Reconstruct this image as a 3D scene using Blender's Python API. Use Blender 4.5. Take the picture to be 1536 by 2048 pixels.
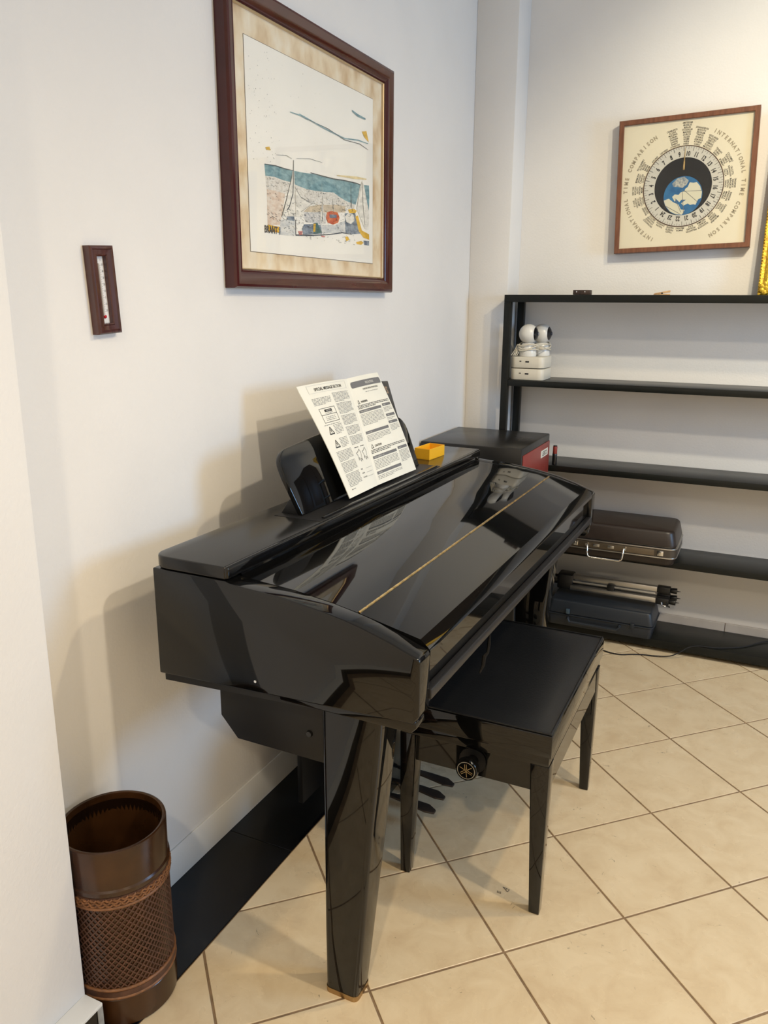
import bpy, bmesh, math, random
from mathutils import Vector, Matrix
from mathutils.geometry import tessellate_polygon
random.seed(7)
for o in list(bpy.data.objects): bpy.data.objects.remove(o)
scene = bpy.context.scene
COL = scene.collection
PI = math.pi

# ------------------------------------------------------------------ camera
F_PX = 1602.36
YAW, PITCH, ROLL = math.radians(25.375), math.radians(14.684), math.radians(0.335)
fw = Vector((-math.sin(YAW)*math.cos(PITCH), math.cos(YAW)*math.cos(PITCH), -math.sin(PITCH)))
rt = fw.cross(Vector((0, 0, 1))).normalized(); up = rt.cross(fw)
r2 = rt*math.cos(ROLL)+up*math.sin(ROLL); u2 = up*math.cos(ROLL)-rt*math.sin(ROLL)
cam_d = bpy.data.cameras.new('camera'); cam = bpy.data.objects.new('camera', cam_d); COL.objects.link(cam)
cam_d.sensor_fit = 'VERTICAL'; cam_d.sensor_height = 36.0; cam_d.lens = F_PX/2048*36.0
cam_d.clip_start = 0.02
cam.matrix_world = Matrix(((r2.x, u2.x, -fw.x, 1.0358), (r2.y, u2.y, -fw.y, 0.0), (r2.z, u2.z, -fw.z, 1.462), (0, 0, 0, 1)))
scene.camera = cam

# ------------------------------------------------------------------ light and exposure
scene.view_settings.view_transform = 'Standard'; scene.view_settings.look = 'None'
scene.view_settings.gamma = 1.0; scene.view_settings.use_curve_mapping = False
scene.view_settings.exposure = 0.07
world = bpy.data.worlds.new('world'); scene.world = world; world.use_nodes = True
bg = world.node_tree.nodes['Background']; bg.inputs[0].default_value = (0.62, 0.78, 1.0, 1); bg.inputs[1].default_value = 0.6
def light(name, kind, loc, target, power, color, **kw):
    d = bpy.data.lights.new(name, kind); d.energy = power; d.color = color
    o = bpy.data.objects.new(name, d); COL.objects.link(o); o.location = loc
    o.rotation_euler = (Vector(target)-Vector(loc)).to_track_quat('-Z', 'Y').to_euler()
    for k, v in kw.items(): setattr(d, k, v)
    return o
WARM = (1.0, 0.80, 0.50)
SOFT = (1.0, 0.86, 0.64)
COOL = (0.32, 0.61, 1.0)
def spot(name, loc, target, power, color, size, soft=0.05, blend=0.6):
    return light(name, 'SPOT', loc, target, power, color, spot_size=math.radians(size), spot_blend=blend, shadow_soft_size=soft)
spot('ceiling_spot_shelf', (1.75, 2.2, 2.84), (1.7, 2.3, 0), 66, WARM, 165)
spot('ceiling_spot_clock', (1.55, 1.9, 2.84), (1.25, 3.66, 1.75), 92, (1.0, 0.92, 0.70), 75, 0.04, 0.7)
spot('ceiling_spot_piano', (2.3, 1.2, 2.84), (2.2, 1.2, 0), 106, SOFT, 150)
spot('ceiling_fill_unseen', (1.2, -1.0, 2.84), (1.2, -1.0, 0), 104, SOFT, 150)  # unseen fill lamp added behind the camera to lift floor and walls
spot('ceiling_spot_door', (2.9, -0.5, 2.84), (2.2, 0.2, 0), 14, WARM, 165)
light('window_daylight', 'AREA', (3.56, 2.35, 1.62), (0.0, 1.75, 1.1), 44, COOL, shape='RECTANGLE', size=0.8, size_y=0.9)

# ------------------------------------------------------------------ materials
MATS = {}
def mat(name, color, rough=0.5, metal=0.0, spec=0.5, bump=0.0, bscale=60.0, var=0.0, vscale=8.0, coat=0.0, color2=None, vdetail=4.0, rvar=0.0, stretch=(1, 1, 1), emission=None):
    if name in MATS: return MATS[name]
    m = bpy.data.materials.new(name); m.use_nodes = True; MATS[name] = m
    nt = m.node_tree; b = nt.nodes['Principled BSDF']
    b.inputs['Base Color'].default_value = (*color, 1); b.inputs['Roughness'].default_value = rough
    b.inputs['Metallic'].default_value = metal; b.inputs['Specular IOR Level'].default_value = spec
    if coat: b.inputs['Coat Weight'].default_value = coat; b.inputs['Coat Roughness'].default_value = 0.05
    tc = nt.nodes.new('ShaderNodeTexCoord'); mp = nt.nodes.new('ShaderNodeMapping'); mp.inputs['Scale'].default_value = stretch
    nt.links.new(tc.outputs['Object'], mp.inputs['Vector'])
    if var or color2:
        n = nt.nodes.new('ShaderNodeTexNoise'); n.inputs['Scale'].default_value = vscale; n.inputs['Detail'].default_value = vdetail
        nt.links.new(mp.outputs[0], n.inputs['Vector'])
        r = nt.nodes.new('ShaderNodeValToRGB'); nt.links.new(n.outputs['Fac'], r.inputs['Fac'])
        c2 = color2 or tuple(min(1, c*(1+var)) for c in color); c1 = color if color2 else tuple(c*(1-var) for c in color)
        r.color_ramp.elements[0].color = (*c1, 1); r.color_ramp.elements[1].color = (*c2, 1)
        r.color_ramp.elements[0].position = 0.35; r.color_ramp.elements[1].position = 0.65
        nt.links.new(r.outputs['Color'], b.inputs['Base Color'])
    if rvar:
        n = nt.nodes.new('ShaderNodeTexNoise'); n.inputs['Scale'].default_value = 5; n.inputs['Detail'].default_value = 6
        nt.links.new(mp.outputs[0], n.inputs['Vector'])
        q = nt.nodes.new('ShaderNodeMapRange'); q.inputs['To Min'].default_value = max(0.02, rough-rvar); q.inputs['To Max'].default_value = rough+rvar
        nt.links.new(n.outputs['Fac'], q.inputs['Value']); nt.links.new(q.outputs[0], b.inputs['Roughness'])
    if bump:
        n = nt.nodes.new('ShaderNodeTexNoise'); n.inputs['Scale'].default_value = bscale; n.inputs['Detail'].default_value = 3
        nt.links.new(mp.outputs[0], n.inputs['Vector'])
        bp = nt.nodes.new('ShaderNodeBump'); bp.inputs['Strength'].default_value = bump; bp.inputs['Distance'].default_value = 0.002
        nt.links.new(n.outputs['Fac'], bp.inputs['Height']); nt.links.new(bp.outputs[0], b.inputs['Normal'])
    return m
def mat_wall():
    m = mat('wall_paint', (0.80, 0.775, 0.745), rough=0.62, spec=0.3, bump=0.28, bscale=130, var=0.025, vscale=2.2)
    return m
def mat_tile():
    m = bpy.data.materials.new('cream_tile'); m.use_nodes = True; nt = m.node_tree; b = nt.nodes['Principled BSDF']
    tc = nt.nodes.new('ShaderNodeTexCoord'); oi = nt.nodes.new('ShaderNodeObjectInfo')
    ad = nt.nodes.new('ShaderNodeVectorMath'); ad.operation = 'MULTIPLY_ADD'
    nt.links.new(tc.outputs['Object'], ad.inputs[0]); ad.inputs[1].default_value = (1, 1, 1)
    cx = nt.nodes.new('ShaderNodeMath'); cx.operation = 'MULTIPLY'; cx.inputs[1].default_value = 37.0
    nt.links.new(oi.outputs['Random'], cx.inputs[0]); nt.links.new(cx.outputs[0], ad.inputs[2])
    n = nt.nodes.new('ShaderNodeTexNoise'); n.inputs['Scale'].default_value = 11; n.inputs['Detail'].default_value = 9; n.inputs['Roughness'].default_value = 0.65; n.inputs['Distortion'].default_value = 0.6
    nt.links.new(ad.outputs[0], n.inputs['Vector'])
    r = nt.nodes.new('ShaderNodeValToRGB'); nt.links.new(n.outputs['Fac'], r.inputs['Fac'])
    e = r.color_ramp.elements; e[0].position = 0.30; e[0].color = (0.63, 0.48, 0.30, 1); e[1].position = 0.62; e[1].color = (0.735, 0.595, 0.395, 1)
    x = e.new(0.46); x.color = (0.69, 0.545, 0.35, 1)
    # fine dark veins
    w = nt.nodes.new('ShaderNodeTexNoise'); w.inputs['Scale'].default_value = 24; w.inputs['Detail'].default_value = 10; w.inputs['Roughness'].default_value = 0.7; w.inputs['Distortion'].default_value = 2.0
    nt.links.new(ad.outputs[0], w.inputs['Vector'])
    vr = nt.nodes.new('ShaderNodeValToRGB'); nt.links.new(w.outputs['Fac'], vr.inputs['Fac'])
    ve = vr.color_ramp.elements; ve[0].position = 0.315; ve[0].color = (0.45, 0.45, 0.45, 1); ve[1].position = 0.35; ve[1].color = (1, 1, 1, 1)
    mx = nt.nodes.new('ShaderNodeMix'); mx.data_type = 'RGBA'; mx.blend_type = 'MULTIPLY'; mx.inputs['Factor'].default_value = 0.85
    nt.links.new(r.outputs['Color'], mx.inputs['A']); nt.links.new(vr.outputs['Color'], mx.inputs['B'])
    nt.links.new(mx.outputs['Result'], b.inputs['Base Color'])
    b.inputs['Roughness'].default_value = 0.27; b.inputs['Specular IOR Level'].default_value = 0.45
    n2 = nt.nodes.new('ShaderNodeTexNoise'); n2.inputs['Scale'].default_value = 9; n2.inputs['Detail'].default_value = 5
    nt.links.new(ad.outputs[0], n2.inputs['Vector'])
    q = nt.nodes.new('ShaderNodeMapRange'); q.inputs['To Min'].default_value = 0.20; q.inputs['To Max'].default_value = 0.36
    nt.links.new(n2.outputs['Fac'], q.inputs['Value']); nt.links.new(q.outputs[0], b.inputs['Roughness'])
    bp = nt.nodes.new('ShaderNodeBump'); bp.inputs['Strength'].default_value = 0.12; bp.inputs['Distance'].default_value = 0.002
    nt.links.new(w.outputs['Fac'], bp.inputs['Height']); nt.links.new(bp.outputs[0], b.inputs['Normal'])
    return m
def mat_glass(name='picture_glass'):
    m = bpy.data.materials.new(name); m.use_nodes = True; nt = m.node_tree; nt.nodes.clear()
    out = nt.nodes.new('ShaderNodeOutputMaterial'); t = nt.nodes.new('ShaderNodeBsdfTransparent'); g = nt.nodes.new('ShaderNodeBsdfGlossy')
    g.inputs['Roughness'].default_value = 0.02; lw = nt.nodes.new('ShaderNodeLayerWeight'); pw = nt.nodes.new('ShaderNodeMath'); pw.operation = 'POWER'; pw.inputs[1].default_value = 5.0
    nt.links.new(lw.outputs['Facing'], pw.inputs[0]); f = nt.nodes.new('ShaderNodeMapRange'); f.inputs['To Min'].default_value = 0.02; f.inputs['To Max'].default_value = 0.6
    nt.links.new(pw.outputs[0], f.inputs['Value'])
    x = nt.nodes.new('ShaderNodeMixShader'); nt.links.new(f.outputs[0], x.inputs[0]); nt.links.new(t.outputs[0], x.inputs[1]); nt.links.new(g.outputs[0], x.inputs[2])
    nt.links.new(x.outputs[0], out.inputs[0]); return m
def mat_wood(name, c1, c2, rough=0.25, scale=(3, 40, 40), coat=0.4):
    m = mat(name, c1, rough=rough, color2=c2, vscale=3.0, stretch=scale, vdetail=6, coat=coat); return m

WALL = mat_wall(); TILE = mat_tile(); GLASS = mat_glass()
GROUT = mat('grout', (0.24, 0.155, 0.085), rough=0.9, var=0.2, vscale=30)
CEIL = mat('ceiling_paint', (0.82, 0.80, 0.77), rough=0.8, bump=0.1, bscale=90)
MARBLE = mat('black_marble', (0.0045, 0.005, 0.0065), rough=0.16, spec=0.35, var=0.6, vscale=5, rvar=0.05)
GREYSTONE = mat('grey_stone_edge', (0.30, 0.30, 0.29), rough=0.5, var=0.3, vscale=30)
PALETILE = mat('pale_baseboard_tile', (0.62, 0.57, 0.52), rough=0.35, var=0.06, vscale=9)
WHITE = mat('white_trim_paint', (0.80, 0.79, 0.76), rough=0.5, bump=0.1)
LACQ = mat('black_lacquer', (0.0035, 0.0035, 0.0035), rough=0.03, spec=0.5)
SATIN = mat('black_satin', (0.009, 0.0088, 0.0085), rough=0.18, spec=0.45)
DULL = mat('black_dull', (0.010, 0.010, 0.011), rough=0.45, spec=0.35)
BRASS = mat('brass', (0.72, 0.53, 0.24), rough=0.25, metal=1.0, var=0.25, vscale=60)
COPPER = mat('brass_foot', (0.42, 0.29, 0.15), rough=0.35, metal=1.0)
CHROME = mat('chrome', (0.75, 0.75, 0.74), rough=0.15, metal=1.0)
ALU = mat('brushed_aluminium', (0.55, 0.54, 0.52), rough=0.32, metal=1.0)
SHELFM = mat('black_shelf_paint', (0.008, 0.009, 0.008), rough=0.33, spec=0.25, rvar=0.06, var=0.1)
LEATHER = mat('black_leather', (0.008, 0.009, 0.011), rough=0.38, spec=0.5, bump=0.25, bscale=220, rvar=0.12)

# ------------------------------------------------------------------ mesh helpers
class MB:
    def __init__(s, off=(0, 0, 0)): s.v = []; s.f = []; s.off = Vector(off)
    def add(s, vs, fs):
        b = len(s.v); s.v += [tuple(Vector(v)-s.off) for v in vs]; s.f += [tuple(i+b for i in f) for f in fs]; return s
    def box(s, x0, x1, y0, y1, z0, z1):
        v = [(x, y, z) for x in (x0, x1) for y in (y0, y1) for z in (z0, z1)]
        return s.add(v, [(0, 1, 3, 2), (4, 6, 7, 5), (0, 4, 5, 1), (2, 3, 7, 6), (0, 2, 6, 4), (1, 5, 7, 3)])
    def hexa(s, lo, hi):                       # two quads, lower and upper
        return s.add(list(lo)+list(hi), [(3, 2, 1, 0), (4, 5, 6, 7)]+[(i, (i+1) % 4, 4+(i+1) % 4, 4+i) for i in range(4)])
    def prism(s, poly, axis, a0, a1):
        n = len(poly)
        def P(p, a):
            return (a, p[0], p[1]) if axis == 'x' else (p[0], a, p[1]) if axis == 'y' else (p[0], p[1], a)
        v = [P(p, a0) for p in poly]+[P(p, a1) for p in poly]
        return s.add(v, [tuple(range(n)), tuple(range(2*n-1, n-1, -1))]+[(i, n+i, n+(i+1) % n, (i+1) % n) for i in range(n)])
    def cyl(s, p0, p1, r0, r1=None, n=20, cap=True):
        r1 = r0 if r1 is None else r1; p0, p1 = Vector(p0), Vector(p1); d = (p1-p0).normalized()
        a = d.orthogonal().normalized(); b = d.cross(a); v = []
        for p, r in ((p0, r0), (p1, r1)):
            v += [p+(a*math.cos(2*PI*i/n)+b*math.sin(2*PI*i/n))*r for i in range(n)]
        f = [(i, (i+1) % n, n+(i+1) % n, n+i) for i in range(n)]
        if cap: f += [tuple(range(n-1, -1, -1)), tuple(range(n, 2*n))]
        return s.add(v, f)
    def tube(s, path, r, n=8, cap=True):
        path = [Vector(p) for p in path]; v = []; m = len(path); prev = None
        for i, p in enumerate(path):
            d = (path[min(i+1, m-1)]-path[max(i-1, 0)]).normalized()
            if prev is None: a = d.orthogonal().normalized()
            else: a = (prev-d*prev.dot(d)).normalized()
            prev = a; b = d.cross(a); rr = r[i] if isinstance(r, (list, tuple)) else r
            v += [p+(a*math.cos(2*PI*k/n)+b*math.sin(2*PI*k/n))*rr for k in range(n)]
        f = [(i*n+k, i*n+(k+1) % n, (i+1)*n+(k+1) % n, (i+1)*n+k) for i in range(m-1) for k in range(n)]
        if cap: f += [tuple(range(n-1, -1, -1)), tuple(range((m-1)*n, m*n))]
        return s.add(v, f)
    def lathe(s, prof, c, n=48, axis='z'):
        v = []; c = Vector(c)
        for r, h in prof:
            for i in range(n):
                a = 2*PI*i/n; x, y = r*math.cos(a), r*math.sin(a)
                v.append(c+Vector((x, y, h) if axis == 'z' else (x, h, y) if axis == 'y' else (h, x, y)))
        m = len(prof)
        return s.add(v, [(j*n+i, j*n+(i+1) % n, (j+1)*n+(i+1) % n, (j+1)*n+i) for j in range(m-1) for i in range(n)])
    def poly(s, pts): return s.add(pts, [tuple(range(len(pts)))])
    def sphere(s, c, r, nu=24, nv=14, sc=(1, 1, 1)):
        c = Vector(c); v = []; 
        for j in range(nv+1):
            t = PI*j/nv
            for i in range(nu):
                a = 2*PI*i/nu; v.append(c+Vector((r*sc[0]*math.sin(t)*math.cos(a), r*sc[1]*math.sin(t)*math.sin(a), r*sc[2]*math.cos(t))))
        return s.add(v, [(j*nu+i, j*nu+(i+1) % nu, (j+1)*nu+(i+1) % nu, (j+1)*nu+i) for j in range(nv) for i in range(nu)])
    def build(s, name, material, parent=None, bevel=0.0, seg=2, smooth=True, angle=35, label=None, recalc=True, merge=False):
        me = bpy.data.meshes.new(name); bm = bmesh.new()
        vs = [bm.verts.new(v) for v in s.v]; bm.verts.ensure_lookup_table()
        for f in s.f:
            try: bm.faces.new([vs[i] for i in f])
            except ValueError: pass
        if merge: bmesh.ops.remove_doubles(bm, verts=bm.verts, dist=1e-6)
        bm.normal_update()
        if recalc: bmesh.ops.recalc_face_normals(bm, faces=bm.faces)
        if bevel:
            ed = [e for e in bm.edges if len(e.link_faces) == 2 and e.calc_face_angle(0) > math.radians(28)]
            bmesh.ops.bevel(bm, geom=ed, offset=bevel, segments=seg, profile=0.5, affect='EDGES', clamp_overlap=True)
        bm.to_mesh(me); bm.free(); me.update()
        if smooth:
            for p in me.polygons: p.use_smooth = True
            try: me.set_sharp_from_angle(angle=math.radians(angle))
            except Exception: pass
        me.materials.append(material)
        o = bpy.data.objects.new(name, me); COL.objects.link(o)
        if parent is not None: o.parent = parent
        if label: o['label'] = label
        return o
def root(name, label, cat, loc, rz=0.0, group=None):
    o = bpy.data.objects.new(name, None); COL.objects.link(o); o.location = loc; o.rotation_euler = (0, 0, rz)
    o.empty_display_size = 0.05; o['label'] = label; o['category'] = cat
    if group: o['group'] = group
    return o
def tag(o, label, cat, group=None):
    o['label'] = label; o['category'] = cat
    if group: o['group'] = group
    return o
def struct(o, label=None):
    o['kind'] = 'structure'
    if label: o['label'] = label
    return o
_tc = {}
def text2d(txt, size=1.0, sx=1.0, align='CENTER', bold=0.0, spacing=1.0):
    """flat text outline mesh: list of (x, y), faces; x centred, y on the middle of the capitals"""
    key = (txt, align, bold, spacing)
    if key not in _tc:
        cu = bpy.data.curves.new('t', 'FONT'); cu.body = txt; cu.size = 1.0; cu.align_x = align; cu.offset = bold
        cu.space_character = spacing; cu.resolution_u = 2; cu.fill_mode = 'FRONT'
        ob = bpy.data.objects.new('t', cu); COL.objects.link(ob)
        dg = bpy.context.evaluated_depsgraph_get(); dg.update()
        me = bpy.data.meshes.new_from_object(ob.evaluated_get(dg))
        _tc[key] = ([(v.co.x, v.co.y-0.34) for v in me.vertices], [tuple(p.vertices) for p in me.polygons])
        bpy.data.objects.remove(ob); bpy.data.curves.remove(cu); bpy.data.meshes.remove(me)
    v, f = _tc[key]
    return [(x*size*sx, y*size) for x, y in v], f

# ================================================================== THE ROOM
XW, YB, XR, YF, ZC = -0.21, 3.66, 3.6, -1.9, 2.9
PX, PY = -0.08, 0.945            # foreground wall face and where it ends
GX, GY = -0.032, 3.49            # corner pier: right side and front face
# walls (each a slab with thickness)
struct(MB().box(XW-0.25, XW, PY-0.02, YB+0.2, -0.02, ZC).build('wall_left', WALL))
struct(MB().box(XW-0.25, PX, YF-0.2, PY, -0.02, ZC).build('wall_left_front', WALL, bevel=0.004))
struct(MB().box(XW, GX, GY, YB, 0, ZC).build('wall_corner', WALL, bevel=0.003))
struct(MB().box(XW-0.25, XR+0.2, YB, YB+0.2, -0.02, ZC).build('wall_back', WALL))
WY0, WY1, WZ0, WZ1 = 1.85, 2.85, 1.1, 2.15
m = MB(); m.box(XR, XR+0.2, YF-0.2, WY0, -0.02, ZC); m.box(XR, XR+0.2, WY1, YB, -0.02, ZC)
m.box(XR, XR+0.2, WY0, WY1, -0.02, WZ0); m.box(XR, XR+0.2, WY0, WY1, WZ1, ZC)
struct(m.build('wall_right', WALL))
struct(MB().box(PX, XR, YF-0.2, YF, -0.02, ZC).build('wall_front', WALL))
struct(MB().box(XW-0.25, XR+0.2, YF-0.2, YB+0.2, ZC, ZC+0.15).build('ceiling', CEIL))
def window(name, plane, a0, a1, z0, z1, pos):
    fr = MB(); t = 0.045
    def bx(mb, u0, u1, w0, w1, d0, d1):
        if plane == 'x': mb.box(pos+d0, pos+d1, u0, u1, w0, w1)
        else: mb.box(u0, u1, pos+d0, pos+d1, w0, w1)
    for u0, u1, w0, w1 in ((a0, a0+t, z0, z1), (a1-t, a1, z0, z1), (a0+t, a1-t, z0, z0+t), (a0+t, a1-t, z1-t, z1)): bx(fr, u0, u1, w0, w1, 0.09, 0.15)
    f = struct(fr.build(name, WHITE, bevel=0.003))
    g = MB(); bx(g, a0+t, a1-t, z0+t, z1-t, 0.115, 0.121); g.build('pane', GLASS, f)
    mu = MB(); c = (a0+a1)/2; bx(mu, c-0.018, c+0.018, z0+t, z1-t, 0.10, 0.114); mu.build('mullion', WHITE, f)
    return f
window('window_1', 'x', WY0, WY1, WZ0, WZ1, XR)

ADDED_DOORM = mat('added_door_dark', (0.022, 0.011, 0.007), rough=0.45, color2=(0.035, 0.018, 0.011), vscale=4, stretch=(20, 20, 1.2))
added_door = struct(MB().box(2.02, 2.92, YB-0.035, YB, 0.004, 2.08).build('added_door_1', ADDED_DOORM, bevel=0.002))  # dark door added out of view so the glossy music rest reflects dark
for z0, z1 in ((0.18, 0.95), (1.08, 1.95)):
    for x0, x1 in ((2.13, 2.43), (2.51, 2.81)): MB().box(x0, x1, YB-0.046, YB-0.034, z0, z1).build('panel', ADDED_DOORM, added_door, bevel=0.006)
MB().lathe([(0.0, -0.06), (0.022, -0.058), (0.026, -0.045), (0.012, -0.03), (0.012, 0.0)], (2.08, YB-0.034, 1.0), 24, 'y').build('handle', BRASS, added_door)
# floor: mortar bed, then every diagonal tile
S = 0.33; TH = math.radians(224.83); OX, OY = 0.6358, 2.918
floor = struct(MB().box(XW-0.02, XR+0.1, YF-0.1, YB+0.1, -0.05, -0.0018).build('floor', GROUT), 'cream tiled floor laid diagonally')
def clip(poly, nx, ny, d):        # keep nx*x+ny*y >= d
    out = []
    for i in range(len(poly)):
        a, b = poly[i], poly[(i+1) % len(poly)]; da, db = nx*a[0]+ny*a[1]-d, nx*b[0]+ny*b[1]-d
        if da >= 0: out.append(a)
        if (da >= 0) != (db >= 0):
            t = da/(da-db); out.append((a[0]+t*(b[0]-a[0]), a[1]+t*(b[1]-a[1])))
    return out
da = (math.cos(TH), math.sin(TH)); db = (-da[1], da[0]); G = 0.0029
def tile_mesh(poly):
    c = (sum(p[0] for p in poly)/len(poly), sum(p[1] for p in poly)/len(poly)); n = len(poly); m = MB()
    def ins(p, k):
        l = math.hypot(p[0]-c[0], p[1]-c[1]) or 1; f = max(0.0, 1-k/l); return (c[0]+(p[0]-c[0])*f, c[1]+(p[1]-c[1])*f)
    v = [(p[0], p[1], -0.006) for p in poly]+[(p[0], p[1], -0.0007) for p in poly]+[(*ins(p, 0.0014), 0.0) for p in poly]
    f = [tuple(range(2*n, 3*n))]+[(i, (i+1) % n, n+(i+1) % n, n+i) for i in range(n)]+[(n+i, n+(i+1) % n, 2*n+(i+1) % n, 2*n+i) for i in range(n)]
    return m.add(v, f)
full = None
for a in range(-18, 19):
    for b in range(-18, 19):
        g = G/S
        q = [(OX+S*(aa*da[0]+bb*db[0]), OY+S*(aa*da[1]+bb*db[1])) for aa, bb in ((a+g, b+g), (a+1-g, b+g), (a+1-g, b+1-g), (a+g, b+1-g))]
        p = q
        for nx, ny, d in ((1, 0, 0.002), (-1, 0, -(XR-0.002)), (0, 1, YF+0.002), (0, -1, -(YB-0.002))):
            p = clip(p, nx, ny, d)
            if len(p) < 3: break
        if len(p) < 3: continue
        cx, cy = sum(t[0] for t in q)/4, sum(t[1] for t in q)/4
        if len(p) == 4 and all(abs(p[i][0]-q[i][0])+abs(p[i][1]-q[i][1]) < 1e-9 for i in range(4)):
            if full is None:
                full = tile_mesh([(t[0]-cx, t[1]-cy) for t in q]).build('tile', TILE, floor, smooth=False); full.location = (cx, cy, 0)
            else:
                o = full.copy(); COL.objects.link(o); o.parent = floor; o.location = (cx, cy, 0)
        else:
            o = tile_mesh([(t[0]-cx, t[1]-cy) for t in p]).build('tile', TILE, floor, smooth=False); o.location = (cx, cy, 0)
# black stone border along the left wall, and the pale boards at the walls
tb = struct(MB().box(XW, 0.0, PY, GY, -0.05, -0.004).build('trim_1', MB and GROUT), 'black polished stone border between cream floor and left wall')
for i, y0 in enumerate((0.984-0.62, 0.984, 1.604, 2.224, 2.844)):
    MB().box(XW+0.002, -0.0008, max(PY, y0)+0.0011, min(GY, y0+0.62)-0.0011, -0.03, 0.001).build('slab', MARBLE, tb, bevel=0.0006, seg=1)
struct(MB().box(XW, XW+0.006, PY, GY, 0.001, 0.10).build('baseboard_left', WHITE, bevel=0.002))
bb = struct(MB().box(GX, XR, YB-0.006, YB, 0, 0.088).build('baseboard_back', GROUT))
x = 0.985-0.33*3
while x < XR:
    x0, x1 = max(GX, x), min(XR, x+0.33)
    if x1-x0 > 0.02: MB().box(x0+0.0012, x1-0.0012, YB-0.013, YB-0.006, 0.0005, 0.09).build('tile', PALETILE, bb, bevel=0.0015, seg=1)
    x += 0.33
bf = struct(MB().box(PX, PX+0.045, YF, PY-0.004, 0.0, 0.086).build('baseboard_left_front', MARBLE, bevel=0.001, seg=1))
MB().box(PX, PX+0.0475, YF, PY-0.002, 0.086, 0.094).build('painted_cap', WHITE, bf, bevel=0.0015)
MB().box(PX+0.0452, PX+0.0475, PY-0.016, PY-0.002, 0.0, 0.0855).build('end_strip', GREYSTONE, bf, bevel=0.0006, seg=1)

# ================================================================== PIANO (local: x depth from the wall side, y along, z up)
L = 1.472; EW = 0.048
piano = root('digital_piano', 'glossy black digital piano with closed folding lid and raised music rest', 'piano', (-0.065, 1.21, 0), -0.0108)
TOPC = [(0.19, 0.9275), (0.206, 0.926), (0.232, 0.924), (0.31, 0.919), (0.402, 0.9065), (0.454, 0.8965), (0.482, 0.890), (0.54, 0.873), (0.583, 0.857), (0.598, 0.852)]
def prof(x):
    for (a, za), (b, zb) in zip(TOPC, TOPC[1:]):
        if x <= b: return za+(zb-za)*(x-a)/(b-a)
    return TOPC[-1][1]
cheek = [(0.0, 0.695), (0.0, 0.931), (0.185, 0.931)]+TOPC+[(0.602, 0.845), (0.602, 0.738), (0.590, 0.722)]
for y0, y1 in ((0.0, EW), (L-EW, L)):
    c = MB().prism(cheek, 'y', y0, y1).build('side_panel', LACQ, piano, bevel=0.004, seg=3)
    MB().prism([(0.30, 0.700), (0.30, 0.725), (0.594, 0.725), (0.596, 0.712), (0.585, 0.700)], 'y', y0+0.004, y1-0.004).build('lower_lip', LACQ, c, bevel=0.003)
# small chip of light on the near side panel, built as a chrome disc
MB().lathe([(0.0, -0.0012), (0.003, -0.0012), (0.003, 0.0004)], (0.247, 0.0, 0.73), 12, 'y').build('glint_disc', CHROME, piano)
# top cover with rounded back corners
cov = []
for cx_, cy_, a0 in ((0.035, 0.035, PI), (0.035, L-0.035, PI/2)):
    pts = [(cx_+0.035*math.cos(a0+s*PI/2/6*(1 if a0 == PI else -1)*(1)), cy_+0.035*math.sin(a0+s*PI/2/6*(1))) for s in range(7)]
    cov.append(pts)
c1 = [(0.035+0.035*math.cos(PI+s*PI/12), 0.033+0.035*math.sin(PI+s*PI/12)) for s in range(7)]
c2 = [(0.035+0.035*math.cos(PI/2+s*PI/12), L-0.033+0.035*math.sin(PI/2+s*PI/12)) for s in range(7)]
poly = c1+[(0.186, -0.002), (0.186, L+0.002)]+c2
MB().prism(poly, 'z', 0.9335, 0.960).build('top_cover', SATIN, piano, bevel=0.004, seg=3)
MB().box(0.174, 0.1915, -0.0005, L+0.0005, 0.934, 0.9595).build('cover_nosing', LACQ, piano, bevel=0.005, seg=4)
MB().box(0.02, 0.165, 0.01, L-0.01, 0.90, 0.9335).build('cover_seam', DULL, piano)
MB().prism([(0.165, 0.90), (0.165, 0.936), (0.1885, 0.936), (0.1895, 0.9275), (0.193, 0.9255), (0.205, 0.9248), (0.205, 0.90)], 'y', EW, L-EW).build('fascia', LACQ, piano)
# folding lid, two panels and the brass piano hinge between them
def lid(name, x0, x1):
    n = 9; xs = [x0+(x1-x0)*i/n for i in range(n+1)]
    pz = lambda x: prof(x) if x < 0.454 else min(prof(0.454)-(x-0.454)*0.222, 0.8700-(x-0.573)**2*26 if x > 0.573 else 9)
    return [(x, pz(x)-0.0006) for x in xs]+[(x, prof(x)-0.017) for x in reversed(xs)]
MB().prism(lid('r', 0.2062, 0.4515), 'y', EW+0.0008, L-EW-0.0008).build('lid_rear_panel', LACQ, piano, angle=25)
pl = lid('f', 0.4565, 0.597)
fl = MB().prism(pl[:10]+[(0.6015, 0.848), (0.6015, 0.838), (0.592, 0.836)]+pl[10:], 'y', EW+0.0008, L-EW-0.0008).build('lid_front_panel', LACQ, piano, angle=25)
hz = prof(0.454)
hinge = MB().cyl((0.454, EW+0.002, hz-0.0012), (0.454, L-EW-0.002, hz-0.0012), 0.0026, n=12).build('hinge', BRASS, piano)
kn = MB()
for i in range(46):
    y0 = EW+0.004+i*(L-2*EW-0.008)/46; kn.cyl((0.454, y0, hz-0.0012), (0.454, y0+0.0255, hz-0.0012), 0.0031, n=10)
kn.build('hinge_knuckles', BRASS, hinge)
MB().prism([(0.566, 0.735), (0.566, 0.838), (0.5885, 0.838), (0.5885, 0.735)], 'y', EW, L-EW).build('front_fascia', LACQ, piano)
MB().box(0.5886, 0.606, EW+0.0005, L-EW-0.0005, 0.752, 0.773).build('key_slip', mat('slate_satin', (0.016, 0.016, 0.018), rough=0.32, spec=0.4), piano, bevel=0.003)
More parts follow.
